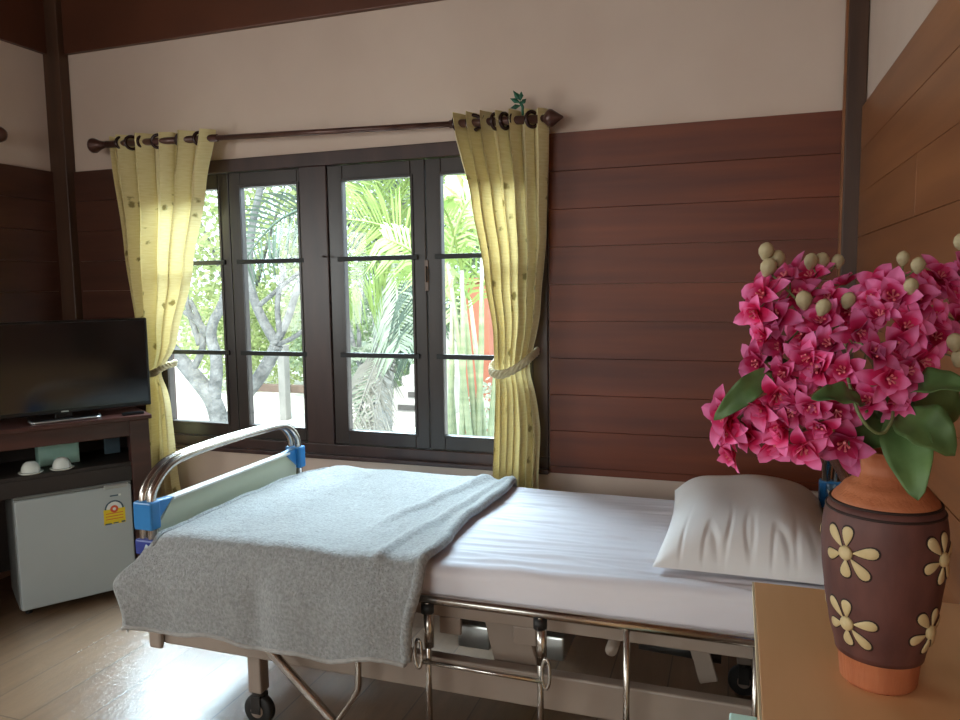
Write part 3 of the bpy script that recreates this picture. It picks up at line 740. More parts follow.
b = MB(); fb(b, DX0+.02, .085, .02, DD-.012, H-.805, H-.785); b.build('shelf', M['deskdark'], desk, bevel=.002)
b = MB(); fb(b, DX0+.03, .02, .012, .028, H-.872, H-.80); b.build('shelf_rail', M['deskdark'], desk, bevel=.002)
# fridge
fr = empty('mini_fridge', F @ V((-.22, .2, 0)), 'small silver grey fridge with a yellow energy sticker under the cabinet shelf', 'refrigerator')
fz0, fz1 = .012, H-.882
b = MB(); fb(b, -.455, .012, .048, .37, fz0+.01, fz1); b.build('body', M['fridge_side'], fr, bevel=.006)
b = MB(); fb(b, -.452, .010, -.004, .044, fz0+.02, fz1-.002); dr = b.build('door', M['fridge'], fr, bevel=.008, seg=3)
b = MB(); fb(b, -.452, .010, .0, .10, fz1-.001, fz1+.012); b.build('top_cap', M['fridge_side'], fr, bevel=.004)
b = MB(); fb(b, -.105, -.002, -.012, .03, fz1-.010, fz1+.008); k = b.build('handle', M['silver'], dr, bevel=.005)
for a in (-.42, -.02):
    for y in (.06, .33):
        b = MB(); b.tube([F @ V((a, y, 0)), F @ V((a, y, fz0+.012))], .014, 10); b.build('foot', M['rubber'], fr)
st = MB(); fb(st, -.112, -.022, -.0052, -.0042, fz1-.175, fz1-.105); s0 = st.build('energy_sticker', M['stk_yel'], dr)
def disc_front(cx, cz, r, y, n=28, a0=0, a1=2*pi, ri=0):
    m = MB(); pts = []
    k = n
    for i in range(k+1):
        a = a0+(a1-a0)*i/k
        pts.append((F @ V((cx+cos(a)*r, y, cz+sin(a)*r)), F @ V((cx+cos(a)*ri, y, cz+sin(a)*ri))))
    vs = [q for pr in pts for q in pr]
    m.add(vs, [(2*i, 2*i+1, 2*i+3, 2*i+2) for i in range(k)]); return m
disc_front(-.067, fz1-.105, .040, -.0056, a0=0, a1=pi).build('sticker_arch', M['stk_white'], s0)
disc_front(-.067, fz1-.105, .040, -.0060, a0=0, a1=pi, ri=.033).build('sticker_arch_rim', M['stk_dark'], s0)
disc_front(-.067, fz1-.105, .017, -.0064).build('sticker_dial', M['stk_red'], s0)
disc_front(-.067, fz1-.105, .007, -.0068).build('sticker_dial_centre', M['stk_white'], s0)
b = MB()
for k in range(3): fb(b, -.103, -.031, -.0060, -.0054, fz1-.126-.013*k, fz1-.123-.013*k)
b.build('sticker_text_lines', M['stk_red'], s0)
b = MB(); fb(b, -.108, -.080, -.0060, -.0054, fz1-.175, fz1-.169); fb(b, -.074, -.052, -.0060, -.0054, fz1-.173, fz1-.168); fb(b, -.040, -.024, -.0060, -.0054, fz1-.173, fz1-.166); b.build('sticker_bottom_bar', M['stk_dark'], s0)
b = MB(); fb(b, -.082, -.048, -.0058, -.0046, fz1-.047, fz1-.041); b.build('badge', M['stk_dark'], dr)
b = MB(); fb(b, -.046, -.036, -.0058, -.0046, fz1-.048, fz1-.039); b.build('badge', M['ceramic'], dr)
# television
tv = empty('television', F @ V((-.22, .17, H-.572)), 'black flat screen television standing on the dark wood cabinet', 'television')
tz0, tz1 = H-.545, H-.128
b = MB(); fb(b, -.60, .148, .12, .155, tz0, tz1); b.build('casing', M['tvblack'], tv, bevel=.005)
b = MB(); fb(b, -.50, .05, .155, .20, tz0+.05, tz1-.06); b.build('rear_housing', M['tvblack'], tv, bevel=.01)
b = MB(); fb(b, -.588, .136, .1185, .1198, tz0+.02, tz1-.012); b.build('screen', M['screen'], tv)
b = MB(); fb(b, -.26, -.19, .125, .165, H-.565, tz0+.01); b.build('neck', M['tvblack'], tv, bevel=.004)
def stand_pts(a, y0, y1):
    return [F @ V(p) for p in a]
b = MB(); fb(b, -.36, -.09, .055, .24, H-.572, H-.562); b.build('stand_base', M['tvblack'], tv, bevel=.006)
b = MB(); b.tube([F @ V(p) for p in ((-.365, .10, H-.562), (-.36, .055, H-.566), (-.345, .047, H-.566), (-.105, .047, H-.566), (-.09, .055, H-.566), (-.085, .10, H-.562))], .005, 8); k = b.build('stand_trim', M['silver'], tv)
b = MB(); fb(b, -.235, -.205, .1165, .1185, tz0+.006, tz0+.012); b.build('badge', M['silver'], tv)
rc = MB(); fb(rc, .0, .095, .03, .065, H-.572, H-.560); tag(rc.build('remote_control', M['tvblack'], bevel=.005), 'black remote control lying at the right end of the cabinet top', 'remote')
# things on the shelf
sz = H-.785
for i, (a, y) in enumerate(((-.375, .06), (-.255, .06))):
    pos = F @ V((a, y, sz))
    c = empty('cup', pos, ('white cup turned upside down on the shelf, left of the pair', 'white cup turned upside down on the shelf, right of the pair')[i], 'cup', 'cups on the cabinet shelf')
    b = MB(); b.lathe([(.038, 0.010), (.0375, .018), (.034, .032), (.027, .045), (.017, .053), (.0, .055)], pos, 24, capb=False); b.build('bowl', M['ceramic'], c)
    b = MB(); b.lathe([(.0, .001), (.040, .001), (.048, .006), (.049, .009), (.04, .008), (.0, .008)], pos, 24, capb=False); b.build('saucer', M['ceramic'], c)
tb = MB(); fb(tb, -.33, -.165, .17, .28, sz, sz+.10); tag(tb.build('tissue_box', M['mint'], bevel=.004), 'pale green box behind the cups on the cabinet shelf', 'box')
pf = MB(); fb(pf, -.05, .02, .22, .235, sz+.008, sz+.10); tag(pf.build('picture_frame', M['stk_dark'], bevel=.003), 'small dark grey card standing at the right end of the cabinet shelf', 'card')

# ------------------------------------------------------------------ nightstand
ns = empty('nightstand', (.235, 1.1, 0), 'light brown nightstand in the foreground carrying the flower vase', 'nightstand')
NX0, NX1, NY0, NY1, NZ1 = .045, .412, .55, 1.553, H-.60
b = MB(); b.box(NX0, NX1, NY0, NY1, NZ1-.022, NZ1); b.build('nightstand_top', M['topply'], ns, bevel=.002)
b = MB(); b.box(NX0-.003, NX0, NY0, NY1, NZ1-.021, NZ1-.0005); k = b.build('edge_band', M['plyedge'], ns); tag(k, 'pale cream edging strip')
b = MB(); b.box(NX0+.012, NX0+.03, NY0+.02, NY1-.02, .04, NZ1-.022); b.build('side_panel', M['topply'], ns, bevel=.002)
b = MB(); b.box(NX1-.03, NX1-.012, NY0+.02, NY1-.02, .04, NZ1-.022); b.build('side_panel', M['topply'], ns, bevel=.002)
b = MB(); b.box(NX0+.03, NX1-.03, NY1-.035, NY1-.02, .04, NZ1-.022); b.box(NX0+.03, NX1-.03, NY0+.04, NY1-.035, .05, .07); b.build('back_panel', M['topply'], ns)
for k in range(2):
    b = MB(); b.box(NX0+.034, NX1-.034, NY0+.02, NY0+.04, NZ1-.22-.2*k, NZ1-.04-.2*k); d_ = b.build('drawer', M['topply'], ns, bevel=.003)
    b = MB(); b.tube([(.228, NY0+.02, NZ1-.13-.2*k), (.228, NY0-.005, NZ1-.13-.2*k)], .012, 12); b.build('knob', M['silver'], d_)
for x in (NX0+.03, NX1-.03):
    for y in (NY0+.05, NY1-.05):
        b = MB(); b.tube([(x, y, 0), (x, y, .045)], .016, 12); b.build('leg', M['rubber'], ns)
q = at(743, 714, 1.60)
b = MB(); b.box(q.x-.028, NX0-.004+.02, 1.47, 1.60, q.z-.02, q.z); b.box(q.x-.02, NX0+.02, 1.48, 1.59, .05, q.z-.02); b.box(q.x-.028, NX0+.02, 1.47, 1.6, .0, .05)
tag(b.build('waste_bin', M['mint_pale'], bevel=.004), 'pale mint plastic bin squeezed between the nightstand and the bed', 'bin')

# ------------------------------------------------------------------ vase
VX, VY, VZ = .214, 1.215, NZ1
va = empty('flower_vase', (VX, VY, VZ), 'tall brown clay vase with cream daisy reliefs on the nightstand', 'vase')
prof = [(.060, 0), (.064, .004), (.067, .03), (.072, .052), (.083, .09), (.092, .135), (.098, .18), (.1000, .215), (.0995, .240), (.096, .260), (.087, .280), (.070, .298), (.053, .310), (.043, .320), (.041, .330), (.044, .344), (.049, .352), (.050, .354)]
prof = [(a*.82, c) for a, c in prof]
def vr(zz): return lerp_tab([(c, a) for a, c in prof], zz)
def seg(z0, z1, off=0, n=26): return [(vr(z0+(z1-z0)*i/n)+off, z0+(z1-z0)*i/n) for i in range(n+1)]
b = MB(); b.lathe(seg(0, .046), (VX, VY, VZ), 56); b.build('base_band', M['terra'], va)
b = MB(); b.lathe([(vr(.046)+.0, .046)]+seg(.046, .276, .002)+[(vr(.276), .276)], (VX, VY, VZ), 72, capb=False); b.build('body', M['vasebody'], va)
b = MB(); b.lathe(seg(.276, .354)+[(.037, .352), (.030, .33), (.036, .31)], (VX, VY, VZ), 56, capb=False); b.build('neck', M['terra'], va)
for zz in (.277, .266):
    b = MB(); b.tube([(VX+(vr(zz)+.0015)*cos(t), VY+(vr(zz)+.0015)*sin(t), VZ+zz) for t in [2*pi*i/56 for i in range(56)]], .0022, 6, closed=True); b.build('groove_line', M['vasegroove'], va)
def surf(az, zz, off): 
    r = vr(zz)+off; return V((VX+r*cos(az), VY+r*sin(az), VZ+zz))
def petal_relief(mb, az, zz, ang, l0, l1, w_, off, dome):
    n = 18; ring = []
    ca, sa = cos(ang), sin(ang)
    def P(s, t, o): # s along, t across (metres)
        dx = s*ca-t*sa; dz = s*sa+t*ca
        return surf(az+dx/vr(zz+dz), zz+dz, o)
    vs = []
    for lev, (sc, o) in enumerate(((1, off), (.86, off+dome*.7), (.5, off+dome))):
        for i in range(n):
            t = 2*pi*i/n
            s = (l0+l1)/2+(l1-l0)/2*cos(t)*sc
            f_ = (s-l0)/(l1-l0); ww = w_*(.25+.95*f_)*(1 if f_ < .7 else 1)
            vs.append(P(s, sin(t)*ww*sc, o))
    vs.append(P((l0+l1)/2, 0, off+dome*1.05))
    fs = []
    for lev in range(2):
        for i in range(n):
            j = (i+1) % n; fs.append((lev*n+i, lev*n+j, (lev+1)*n+j, (lev+1)*n+i))
    for i in range(n): fs.append((2*n+i, 2*n+(i+1) % n, 3*n))
    mb.add(vs, fs, True)
camaz = math.atan2(-VY, -VX)
for ci, (daz) in enumerate((-33, 62, 150, 240)):
    for zz, sc in ((.212, .95), (.103, .9)):
        az = camaz + R(daz) + (0 if zz > .15 else R(-2))
        g1 = MB(); g2 = MB()
        for ang, ln in ((88, 1.0), (12, 1.15), (-46, 1.15), (-92, .95), (200, .95), (132, 1.15)):
            # az grows counter-clockwise seen from above = to the right on screen
            petal_relief(g2, az, zz, R(ang), .008*sc, .043*ln*sc, .0125*sc, .0022, .0012)
            petal_relief(g1, az, zz, R(ang), .010*sc, .0405*ln*sc, .0102*sc, .003, .0018)
        mo = g1.build('daisy_relief', M['petalcream'], va)
        g2.build('petal_outline', M['vasegroove'], mo)
        c = surf(az, zz, .002); nrm = V((cos(az), sin(az), 0))
        k = MB(); k.lathe([(.0105, 0), (.0105, .003), (.008, .0055), (.003, .0068), (.0, .007)], c, 16, axis=nrm); k.build('daisy_centre', M['petalcream'], mo)

# ------------------------------------------------------------------ artificial flowers
def petal_shape(L_, W_, curl, cup):
    vs = []; nu, nv = 6, 3
    for i in range(nu+1):
        t = i/nu
        w_ = W_*(sin(pi*min(1, t*.86+.05)**.85))**.8*(1-.12*t) if t < 1 else .0004
        if i == 0: w_ = W_*.22
        for j in range(-nv, nv+1):
            s = j/nv
            r = L_*t
            vs.append(V((r*cos(curl*t*.5), s*w_, .25*L_*t - curl*L_*t*t*.55 + cup*abs(s)**1.5*w_)))
    k = 2*nv+1
    fs = [(i*k+j, i*k+j+1, (i+1)*k+j+1, (i+1)*k+j) for i in range(nu) for j in range(k-1)]
    uv = [(i/nu, (j+nv)/(2*nv)) for i in range(nu+1) for j in range(-nv, nv+1)]
    return vs, fs, uv
def make_flower_mesh(seed, size, closed_=0.0):
    rnd = random.Random(seed); m = MB(); uvs = []
    for layer, (n, sc, tilt) in enumerate(((5, 1.08, .05+closed_), (4, .8, .5+closed_))):
        for i in range(n):
            a = 2*pi*i/n + layer*pi/n + rnd.uniform(-.2, .2)
            vs, fs, uv = petal_shape(size*sc*rnd.uniform(.85, 1.12), size*.34*rnd.uniform(.85, 1.15), rnd.uniform(.1, .9), rnd.uniform(.2, .9))
            q = Matrix.Rotation(a, 4, 'Z') @ Matrix.Rotation(-tilt-rnd.uniform(-.2, .25), 4, 'Y') @ Matrix.Rotation(rnd.uniform(-.3, .3), 4, 'X')
            m.add([q @ p for p in vs], fs, True); uvs += uv
    me = bpy.data.meshes.new('blossom'); me.from_pydata(m.v, [], m.f); me.polygons.foreach_set('use_smooth', [True]*len(m.f)); me.materials.append(M['petal'])
    ul = me.uv_layers.new(name='UVMap')
    for lp in me.loops: ul.data[lp.index].uv = uvs[lp.vertex_index]
    return me
fl_meshes = [make_flower_mesh(s, sz_, cl) for s, sz_, cl in ((1, .037, 0), (2, .040, .1), (3, .034, .3), (4, .038, .05), (5, .033, .55), (6, .036, .15))]
def stamen_mesh():
    m = MB()
    for i in range(5):
        a = 2*pi*i/5; m.tube([(0, 0, 0), (cos(a)*.003, sin(a)*.003, .010), (cos(a)*.006, sin(a)*.006, .015)], [.0008, .0008, .0018], 5)
    me = bpy.data.meshes.new('stamen'); me.from_pydata(m.v, [], m.f); me.materials.append(M['stamen']); return me
stam = stamen_mesh()
def bud_mesh():
    m = MB(); m.lathe([(.0, -.014), (.004, -.012), (.010, -.004), (.0115, .003), (.009, .010), (.004, .014), (.0, .015)], (0, 0, 0), 12, capb=False)
    me = bpy.data.meshes.new('bud'); me.from_pydata(m.v, [], m.f); me.polygons.foreach_set('use_smooth', [True]*len(m.f)); me.materials.append(M['bud']); return me
budm = bud_mesh()
mouth = V((VX, VY, VZ+.34))
def link(me, name, p, direction, parent, spin=0, sc=1):
    o = bpy.data.objects.new(name, me); COL.objects.link(o)
    q = V((0, 0, 1)).rotation_difference(V(direction).normalized()) @ Euler((0, 0, spin)).to_quaternion()
    o.location = p; o.rotation_euler = q.to_euler(); o.scale = (sc,)*3
    par(o, parent); return o
def artleaf(parent, base, tip, width, droop, side=V((0, 0, 1)), name='leaf'):
    base, tip = V(base), V(tip); d = tip-base; L_ = d.length
    s = d.cross(side).normalized(); n_ = s.cross(d).normalized()
    m = MB()
    def f(u, v):
        t = v; a = 2*u-1
        w_ = width*sin(pi*min(1, t*.93+.04))**.75*(1-.25*t)
        if t > .985: w_ = .0003
        p = base+d*t + n_*(droop*sin(pi*t)*L_) + s*(a*w_) + n_*(abs(a)**1.3*w_*.35) + n_*.003*sin(t*18)*abs(a)
        return p
    m.grid(f, 8, 16); return m.build(name, M['leafart'], parent, solid=.0008)
rf = random.Random(21)
def spray(label, tip_px, blossoms, buds=(), leaves=(), mid_up=.12):
    """tip_px=(x,y,Y) ; blossoms list of (x,y,Y)"""
    root = empty('flower_spray', mouth, label, 'artificial flower', 'pink artificial flower sprays in the vase')
    tip = at(*tip_px); off = V((rf.uniform(-.02, .02), rf.uniform(-.02, .02), 0))
    base = V((VX, VY, VZ+.20))+off*.6; m1 = mouth+off+V((0, 0, .02)); m2 = m1.lerp(tip, .55)+V((0, 0, mid_up*.35))
    sp = smooth_path([base, m1, m2, tip], 2)
    b = MB(); b.tube(sp, [.0035-.002*i/len(sp) for i in range(len(sp))], 7); b.build('stem', M['stemart'], root)
    centre = at(842, 345, 1.22)
    for x, y, Y in blossoms:
        p = at(x, y, Y); near = min(sp[4:], key=lambda q: (q-p).length)
        d = (p-centre); d = d.normalized()*.9 + V((-.15, -.75, .1)) + V((rf.uniform(-.8, .8), rf.uniform(-.3, .5), rf.uniform(-.8, .7)))
        fo = link(rf.choice(fl_meshes), 'blossom', p, d, root, rf.uniform(0, 6), rf.uniform(.78, 1.22))
        s = bpy.data.objects.new('stamen', stam); COL.objects.link(s); s.parent = fo
        if (near-p).length > .012:
            b = MB(); b.tube([near, near.lerp(p, .5)+V((0, 0, .006)), p], .0013, 5); b.build('pedicel', M['stemart'], root)
    for x, y, Y in buds:
        p = at(x, y, Y); near = min(sp[4:], key=lambda q: (q-p).length)
        link(budm, 'bud', p, (rf.uniform(-.4, .4), -.1, 1), root, 0, rf.uniform(.75, 1.0))
        q = near if (near-p).length < .09 else p+(near-p).normalized()*.07
        b = MB(); b.tube([q, p.lerp(q, .5)+V((.004, 0, .0)), p], .0014, 5); b.build('pedicel', M['stemart'], root)
    for bx, tx, w_, dr_ in leaves:
        artleaf(root, at(*bx), at(*tx), w_, dr_)
    return root
spray('pink flower spray at the upper left of the bouquet, topped by a curled bud', (772, 275, 1.17),
      [(765, 295, 1.17), (758, 312, 1.15), (790, 283, 1.19), (778, 318, 1.16), (800, 300, 1.2), (768, 338, 1.14), (784, 346, 1.15)],
      [(766, 252, 1.17), (777, 260, 1.18), (768, 268, 1.16)])
spray('pink flower spray at the top of the bouquet with a row of small buds', (815, 285, 1.24),
      [(812, 280, 1.25), (830, 300, 1.2), (845, 285, 1.26), (822, 322, 1.16), (805, 335, 1.18), (850, 312, 1.2)],
      [(811, 262, 1.24), (821, 262, 1.25), (804, 301, 1.15), (823, 308, 1.13), (848, 301, 1.16), (838, 262, 1.26)])
spray('pink flower spray in the front middle of the bouquet', (850, 340, 1.08),
      [(832, 345, 1.11), (858, 330, 1.09), (880, 318, 1.1), (845, 372, 1.08), (872, 356, 1.06), (893, 342, 1.1), (858, 392, 1.09), (820, 366, 1.1)],
      [])
spray('pink flower spray rising to the right of the bouquet between two pale buds', (895, 282, 1.18),
      [(878, 285, 1.19), (893, 298, 1.15), (912, 302, 1.16), (872, 302, 1.15), (905, 328, 1.12), (920, 290, 1.22), (928, 318, 1.17)],
      [(903, 259, 1.18), (918, 266, 1.17), (911, 287, 1.13)])
spray('pink flower spray at the right edge of the photo', (946, 290, 1.26),
      [(938, 280, 1.26), (955, 272, 1.28), (948, 300, 1.24), (965, 292, 1.28), (935, 338, 1.2), (958, 322, 1.24), (975, 310, 1.28), (968, 340, 1.27)],
      [(962, 243, 1.27), (955, 343, 1.13), (960, 358, 1.14)])
spray('pink flower spray spreading left below the curled bud', (770, 375, 1.1),
      [(760, 362, 1.11), (785, 372, 1.1), (776, 392, 1.08), (800, 388, 1.09), (765, 405, 1.08), (795, 410, 1.07), (810, 356, 1.1)],
      [(754, 370, 1.12)])
spray('pink flower spray drooping at the far left, its lowest blossom above the pillow', (722, 432, 1.1),
      [(732, 430, 1.1), (735, 452, 1.11), (750, 436, 1.12), (731, 414, 1.1), (758, 420, 1.13)],
      [(743, 393, 1.12)], mid_up=.3)
spray('pink flower spray hanging low at the left above the vase neck', (800, 432, 1.07),
      [(786, 428, 1.08), (803, 444, 1.07), (775, 440, 1.1), (822, 424, 1.07), (812, 404, 1.06), (836, 410, 1.07), (770, 420, 1.12)],
      [])
spray('pink flower spray low in the middle beside the dark hanging leaf', (866, 412, 1.06),
      [(870, 400, 1.07), (886, 378, 1.06), (903, 372, 1.08), (846, 440, 1.09), (895, 395, 1.1), (918, 360, 1.12)],
      [])
lf = empty('leaf_spray', mouth, 'spray of broad green artificial leaves drooping round the vase neck', 'artificial leaves')
m0 = mouth+V((0, 0, .015))
for (bx, tx, w_, dr_, sd) in (
    ((770, 370, 1.10), (714, 420, 1.06), .019, .16, V((.3, -1, .5))),
    ((790, 365, 1.16), (740, 364, 1.14), .012, .08, V((0, -.5, 1))),
    ((862, 404, 1.05), (812, 398, 1.0), .020, .12, V((0, -.8, .8))),
    ((900, 412, 1.12), (918, 500, 1.03), .033, .10, V((-.2, -1, .2))),
    ((895, 418, 1.1), (955, 455, 1.06), .036, .22, V((.1, -1, .6))),
    ((905, 400, 1.12), (975, 390, 1.05), .026, .2, V((0, -.9, .9))),
    ((880, 420, 1.14), (850, 452, 1.08), .028, .10, V((0, -1, .3))),
    ((900, 395, 1.2), (962, 412, 1.22), .040, .1, V((0, -1, .4))),
    ((880, 405, 1.2), (905, 430, 1.12), .040, .1, V((0, -1, .3))),
    ((885, 400, 1.22), (868, 438, 1.14), .036, .1, V((0, -1, .3)))):
    l_ = artleaf(lf, at(*bx), at(*tx), w_, dr_, sd)
    b = MB(); p1 = at(*bx); b.tube(smooth_path([m0+V((0, 0, -.04)), m0+V((0, 0, .03)), m0.lerp(p1, .6)+V((0, 0, .03)), p1], 2), .002, 6); b.build('stem', M['stemart'], lf)
b = MB(); b.tube(smooth_path([at(848, 378, 1.06), at(856, 410, 1.04), at(868, 428, 1.04), at(882, 436, 1.05), at(892, 422, 1.06), at(893, 412, 1.08)], 2), .0022, 6); b.build('tendril', M['stemart'], lf)

# ------------------------------------------------------------------ outdoors
GZ = -.45
b = MB(); b.box(-40, 40, D+TH, 60, GZ-.2, GZ); o = struct('ground', b, M['gnd'])
def branch(name, pts, r0_, r1_, m_, parent, Y):
    P = smooth_path([at(x, y, Y+(dy if len(t) > 2 else 0)) for t in pts for (x, y, dy) in [(t[0], t[1], t[2] if len(t) > 2 else 0)]], 2)
    k = len(P); b = MB(); b.tube(P, [r0_+(r1_-r0_)*i/(k-1) for i in range(k)], 9); return b.build(name, m_, parent)
Yt = 6.2
t1 = empty('frangipani_tree', at(228, 470, Yt), 'pale grey barked tree with crooked forked branches outside the left panes', 'tree')
def gnd_ext(x, y, Y):  # continue a trunk down to the ground
    p = at(x, y, Y); return V((p.x+.05, p.y, GZ-.02))
for pts, a, c in (([(222, 432), (214, 400), (196, 378), (172, 350)], .10, .07), ([(172, 350), (150, 320), (130, 270)], .07, .04), ([(214, 398), (218, 360), (208, 330), (226, 300), (232, 250)], .07, .035),
                  ([(200, 345), (185, 300), (180, 240)], .035, .02), ([(192, 372), (205, 345), (200, 320), (190, 300)], .04, .02), ([(208, 335), (195, 318), (185, 312)], .04, .03)):
    branch('branch', pts, a, c, M['bark'], t1, Yt)
b = MB(); b.tube([at(222, 436, Yt), at(224, 450, Yt), gnd_ext(226, 460, Yt)], [.10, .11, .14], 10); b.build('trunk', M['bark'], t1)
t2 = empty('frangipani_tree', at(245, 430, Yt+.8), 'pale leaning tree trunk that forks high behind the second column of panes', 'tree')
for pts, a, c in (([(228, 425), (245, 395), (262, 375), (277, 345)], .085, .07), ([(277, 345), (258, 312), (248, 280), (250, 235), (262, 180)], .06, .035), ([(275, 345), (288, 320), (298, 285), (320, 240)], .05, .03),
                  ([(256, 308), (280, 288), (312, 262)], .03, .02), ([(280, 335), (276, 300), (286, 270), (268, 240)], .035, .02), ([(262, 190), (240, 150)], .035, .02), ([(265, 322), (250, 296), (230, 270)], .02, .012), ([(277, 345), (300, 335), (330, 300)], .03, .02)):
    branch('branch', pts, a, c, M['bark'], t2, Yt+.8)
p = at(228, 425, Yt+.8); b = MB(); b.tube([p, V((p.x-.1, p.y, p.z-.3)), V((p.x-.16, p.y, GZ-.02))], [.085, .10, .13], 10); b.build('trunk', M['bark'], t2)

def leaf_cloud(n, c, rad, size, seed, zmin=GZ, lean=0):
    rnd = random.Random(seed); m = MB(); c = V(c)
    for _ in range(n):
        while True:
            q = V((rnd.uniform(-1, 1), rnd.uniform(-1, 1), rnd.uniform(-1, 1)))
            if .25 < q.length < 1: break
        q = q.normalized()*(q.length**.5)
        lump = 1+.35*NZ.noise(q*2.2+V((seed, 0, 0)))
        p = c+V((q.x*rad[0], q.y*rad[1], q.z*rad[2]))*lump
        if p.z < zmin: p.z = zmin+rnd.uniform(0, .3)
        d = V((rnd.gauss(0, 1), rnd.gauss(0, 1), rnd.gauss(0, .6))).normalized(); s_ = d.cross(V((rnd.gauss(0, 1), rnd.gauss(0, 1), rnd.gauss(0, 1)))).normalized()
        L_ = size*rnd.uniform(.6, 1.4); w_ = L_*.32
        m.add([p, p+d*L_*.5+s_*w_, p+d*L_, p+d*L_*.5-s_*w_], [(0, 1, 2, 3)])
    return m
def tree(label, x, Y, zc, rad, n, size, m_, seed, cat='tree', trunk=True):
    root = empty('leafy_tree' if cat == 'tree' else 'leafy_bush', (x, Y, GZ), label, cat, 'trees and bushes beyond the window')
    leaf_cloud(int(n*1.9), (x, Y, zc), rad, size*.68, seed).build('foliage', m_, root)
    if trunk:
        b = MB(); b.tube([(x, Y, GZ), (x+.08, Y, (zc+GZ)/2), (x-.05, Y, zc)], [.14, .1, .06], 9); b.build('trunk', M['bark'], root)
        for k in range(3):
            a = k*2.1+seed; b = MB(); b.tube([(x, Y, zc-rad[2]*.8), (x+cos(a)*rad[0]*.3, Y+sin(a)*.4, zc-.2*rad[2]), (x+cos(a)*rad[0]*.7, Y+sin(a)*.8, zc+rad[2]*.4)], [.06, .04, .015], 7); b.build('branch', M['bark'], root)
    return root
tree('tall yellow green tree farthest left beyond the leftmost panes', -9.6, 13, 2.6, (2.0, 1.4, 2.8), 5200, .19, M['leaf1'], 1)
tree('pale green tree behind the forked grey tree', -7.0, 14, 2.9, (1.9, 1.4, 2.9), 5200, .18, M['leaf3'], 2)
tree('green tree behind the thick middle mullion of the window', -5.3, 13, 3.0, (1.6, 1.2, 2.8), 4200, .17, M['leaf2'], 3)
tree('yellow green tree behind the palm trunk', -3.6, 14.5, 3.6, (1.8, 1.4, 2.8), 4200, .18, M['leaf1'], 4)
tree('pale tree behind the terracotta pillar', -1.9, 12, 3.2, (1.6, 1.2, 2.2), 3600, .17, M['leaf3'], 5)
tree('tall pale tree rising at the far back right', -.2, 16, 3.4, (2.2, 1.4, 3.0), 2600, .2, M['leaf2'], 9)
tree('low yellow green bush at the back behind the forked tree', -8.3, 11.5, .55, (1.3, .8, .9), 3000, .12, M['leaf1'], 6, 'bush', False)
tree('low green bush at the back behind the white post', -5.9, 11.0, .50, (1.2, .7, .85), 2600, .12, M['leaf2'], 7, 'bush', False)
tree('low pale bush beside the concrete steps', -2.1, 7.0, .0, (.45, .4, .5), 900, .09, M['leaf3'], 8, 'bush', False)

# palms: fronds with leaflets
def frond(parent, path, ll, m_, seed, droop=.4, n=34, up_=V((0, 0, 1)), w=.011, spread=1.0, name='frond'):
    rnd = random.Random(seed); P = smooth_path(path, 3); k = len(P)
    b = MB(); b.tube(P, [.016-.012*i/(k-1) for i in range(k)], 6)
    for i in range(n):
        t = .12+.86*i/(n-1); f_ = t*(k-1); i0 = min(int(f_), k-2); p = P[i0].lerp(P[i0+1], f_-i0)
        d = (P[i0+1]-P[i0]).normalized(); s_ = d.cross(V((0, 1, .15))).normalized()
        for sg in (-1, 1):
            L_ = ll*(sin(pi*min(1, t*.8+.14))**.6)*rnd.uniform(.85, 1.1)
            dr = (d*.75+s_*sg*spread+V((0, rnd.uniform(-.35, .35), 0))).normalized()
            q1 = p+dr*L_*.5; q2 = p+dr*L_+V((0, 0, -droop*L_))
            wv = dr.cross(V((0, 1, 0))).normalized()*w
            b.add([p-wv*.4, p+wv*.4, q1+wv, q1-wv, q2], [(0, 1, 2, 3), (3, 2, 4)])
    return b.build(name, m_, parent)
pb = empty('palm_tree', at(388, 470, 6.6), 'grey trunked palm with bright arching fronds behind the third column of panes', 'palm')
p = at(392, 235, 6.6)
b = MB(); gp = at(384, 400, 6.6); b.tube([V((gp.x-.05, gp.y, GZ)), gp, at(389, 330, 6.6), p], [.12, .085, .08, .07], 12); b.build('trunk', M['palmbark'], pb)
frond(pb, [at(392, 240, 6.6), at(440, 215, 5.9), at(425, 262, 5.5)], .5, M['palm1'], 1)
frond(pb, [at(430, 290, 5.2), at(405, 235, 5.2), at(375, 222, 5.2), at(330, 218, 5.2)], .42, M['palm1'], 2, droop=.15)
frond(pb, [at(400, 250, 6.2), at(380, 200, 6.0), at(372, 150, 5.8)], .5, M['palm1'], 3, droop=.1)
frond(pb, [at(400, 250, 6.2), at(400, 190, 6.0), at(430, 140, 5.8)], .55, M['palm1'], 4, droop=.1)
frond(pb, [at(395, 255, 6.2), at(370, 262, 5.9), at(345, 300, 5.7)], .4, M['palm1'], 5, droop=.5)
frond(pb, [at(395, 255, 6.2), at(412, 285, 5.9), at(418, 350, 5.7)], .45, M['palm2'], 6, droop=.5)
frond(pb, [at(392, 255, 6.2), at(398, 300, 5.9), at(400, 350, 5.7)], .4, M['leaf3'], 7, droop=.5)
frond(pb, [at(388, 340, 6.1), at(372, 370, 5.7), at(352, 430, 5.5)], .34, M['palmdry'], 8, droop=.5)
frond(pb, [at(390, 330, 6.1), at(384, 370, 5.7), at(372, 440, 5.5)], .26, M['palmdry'], 9, droop=.5)
pc = empty('palm_tree', at(330, 470, 5.4), 'palm whose dark frond droops across the top of the second column of panes', 'palm')
b = MB(); q = at(333, 330, 5.4); b.tube([V((q.x, q.y, GZ)), q, at(334, 200, 5.4)], [.075, .07, .06], 10); b.build('trunk', M['palmbark'], pc)
frond(pc, [at(334, 200, 5.4), at(300, 208, 5.2), at(270, 225, 5.1), at(243, 262, 5.0)], .40, M['palm2'], 11, droop=.15, n=24)
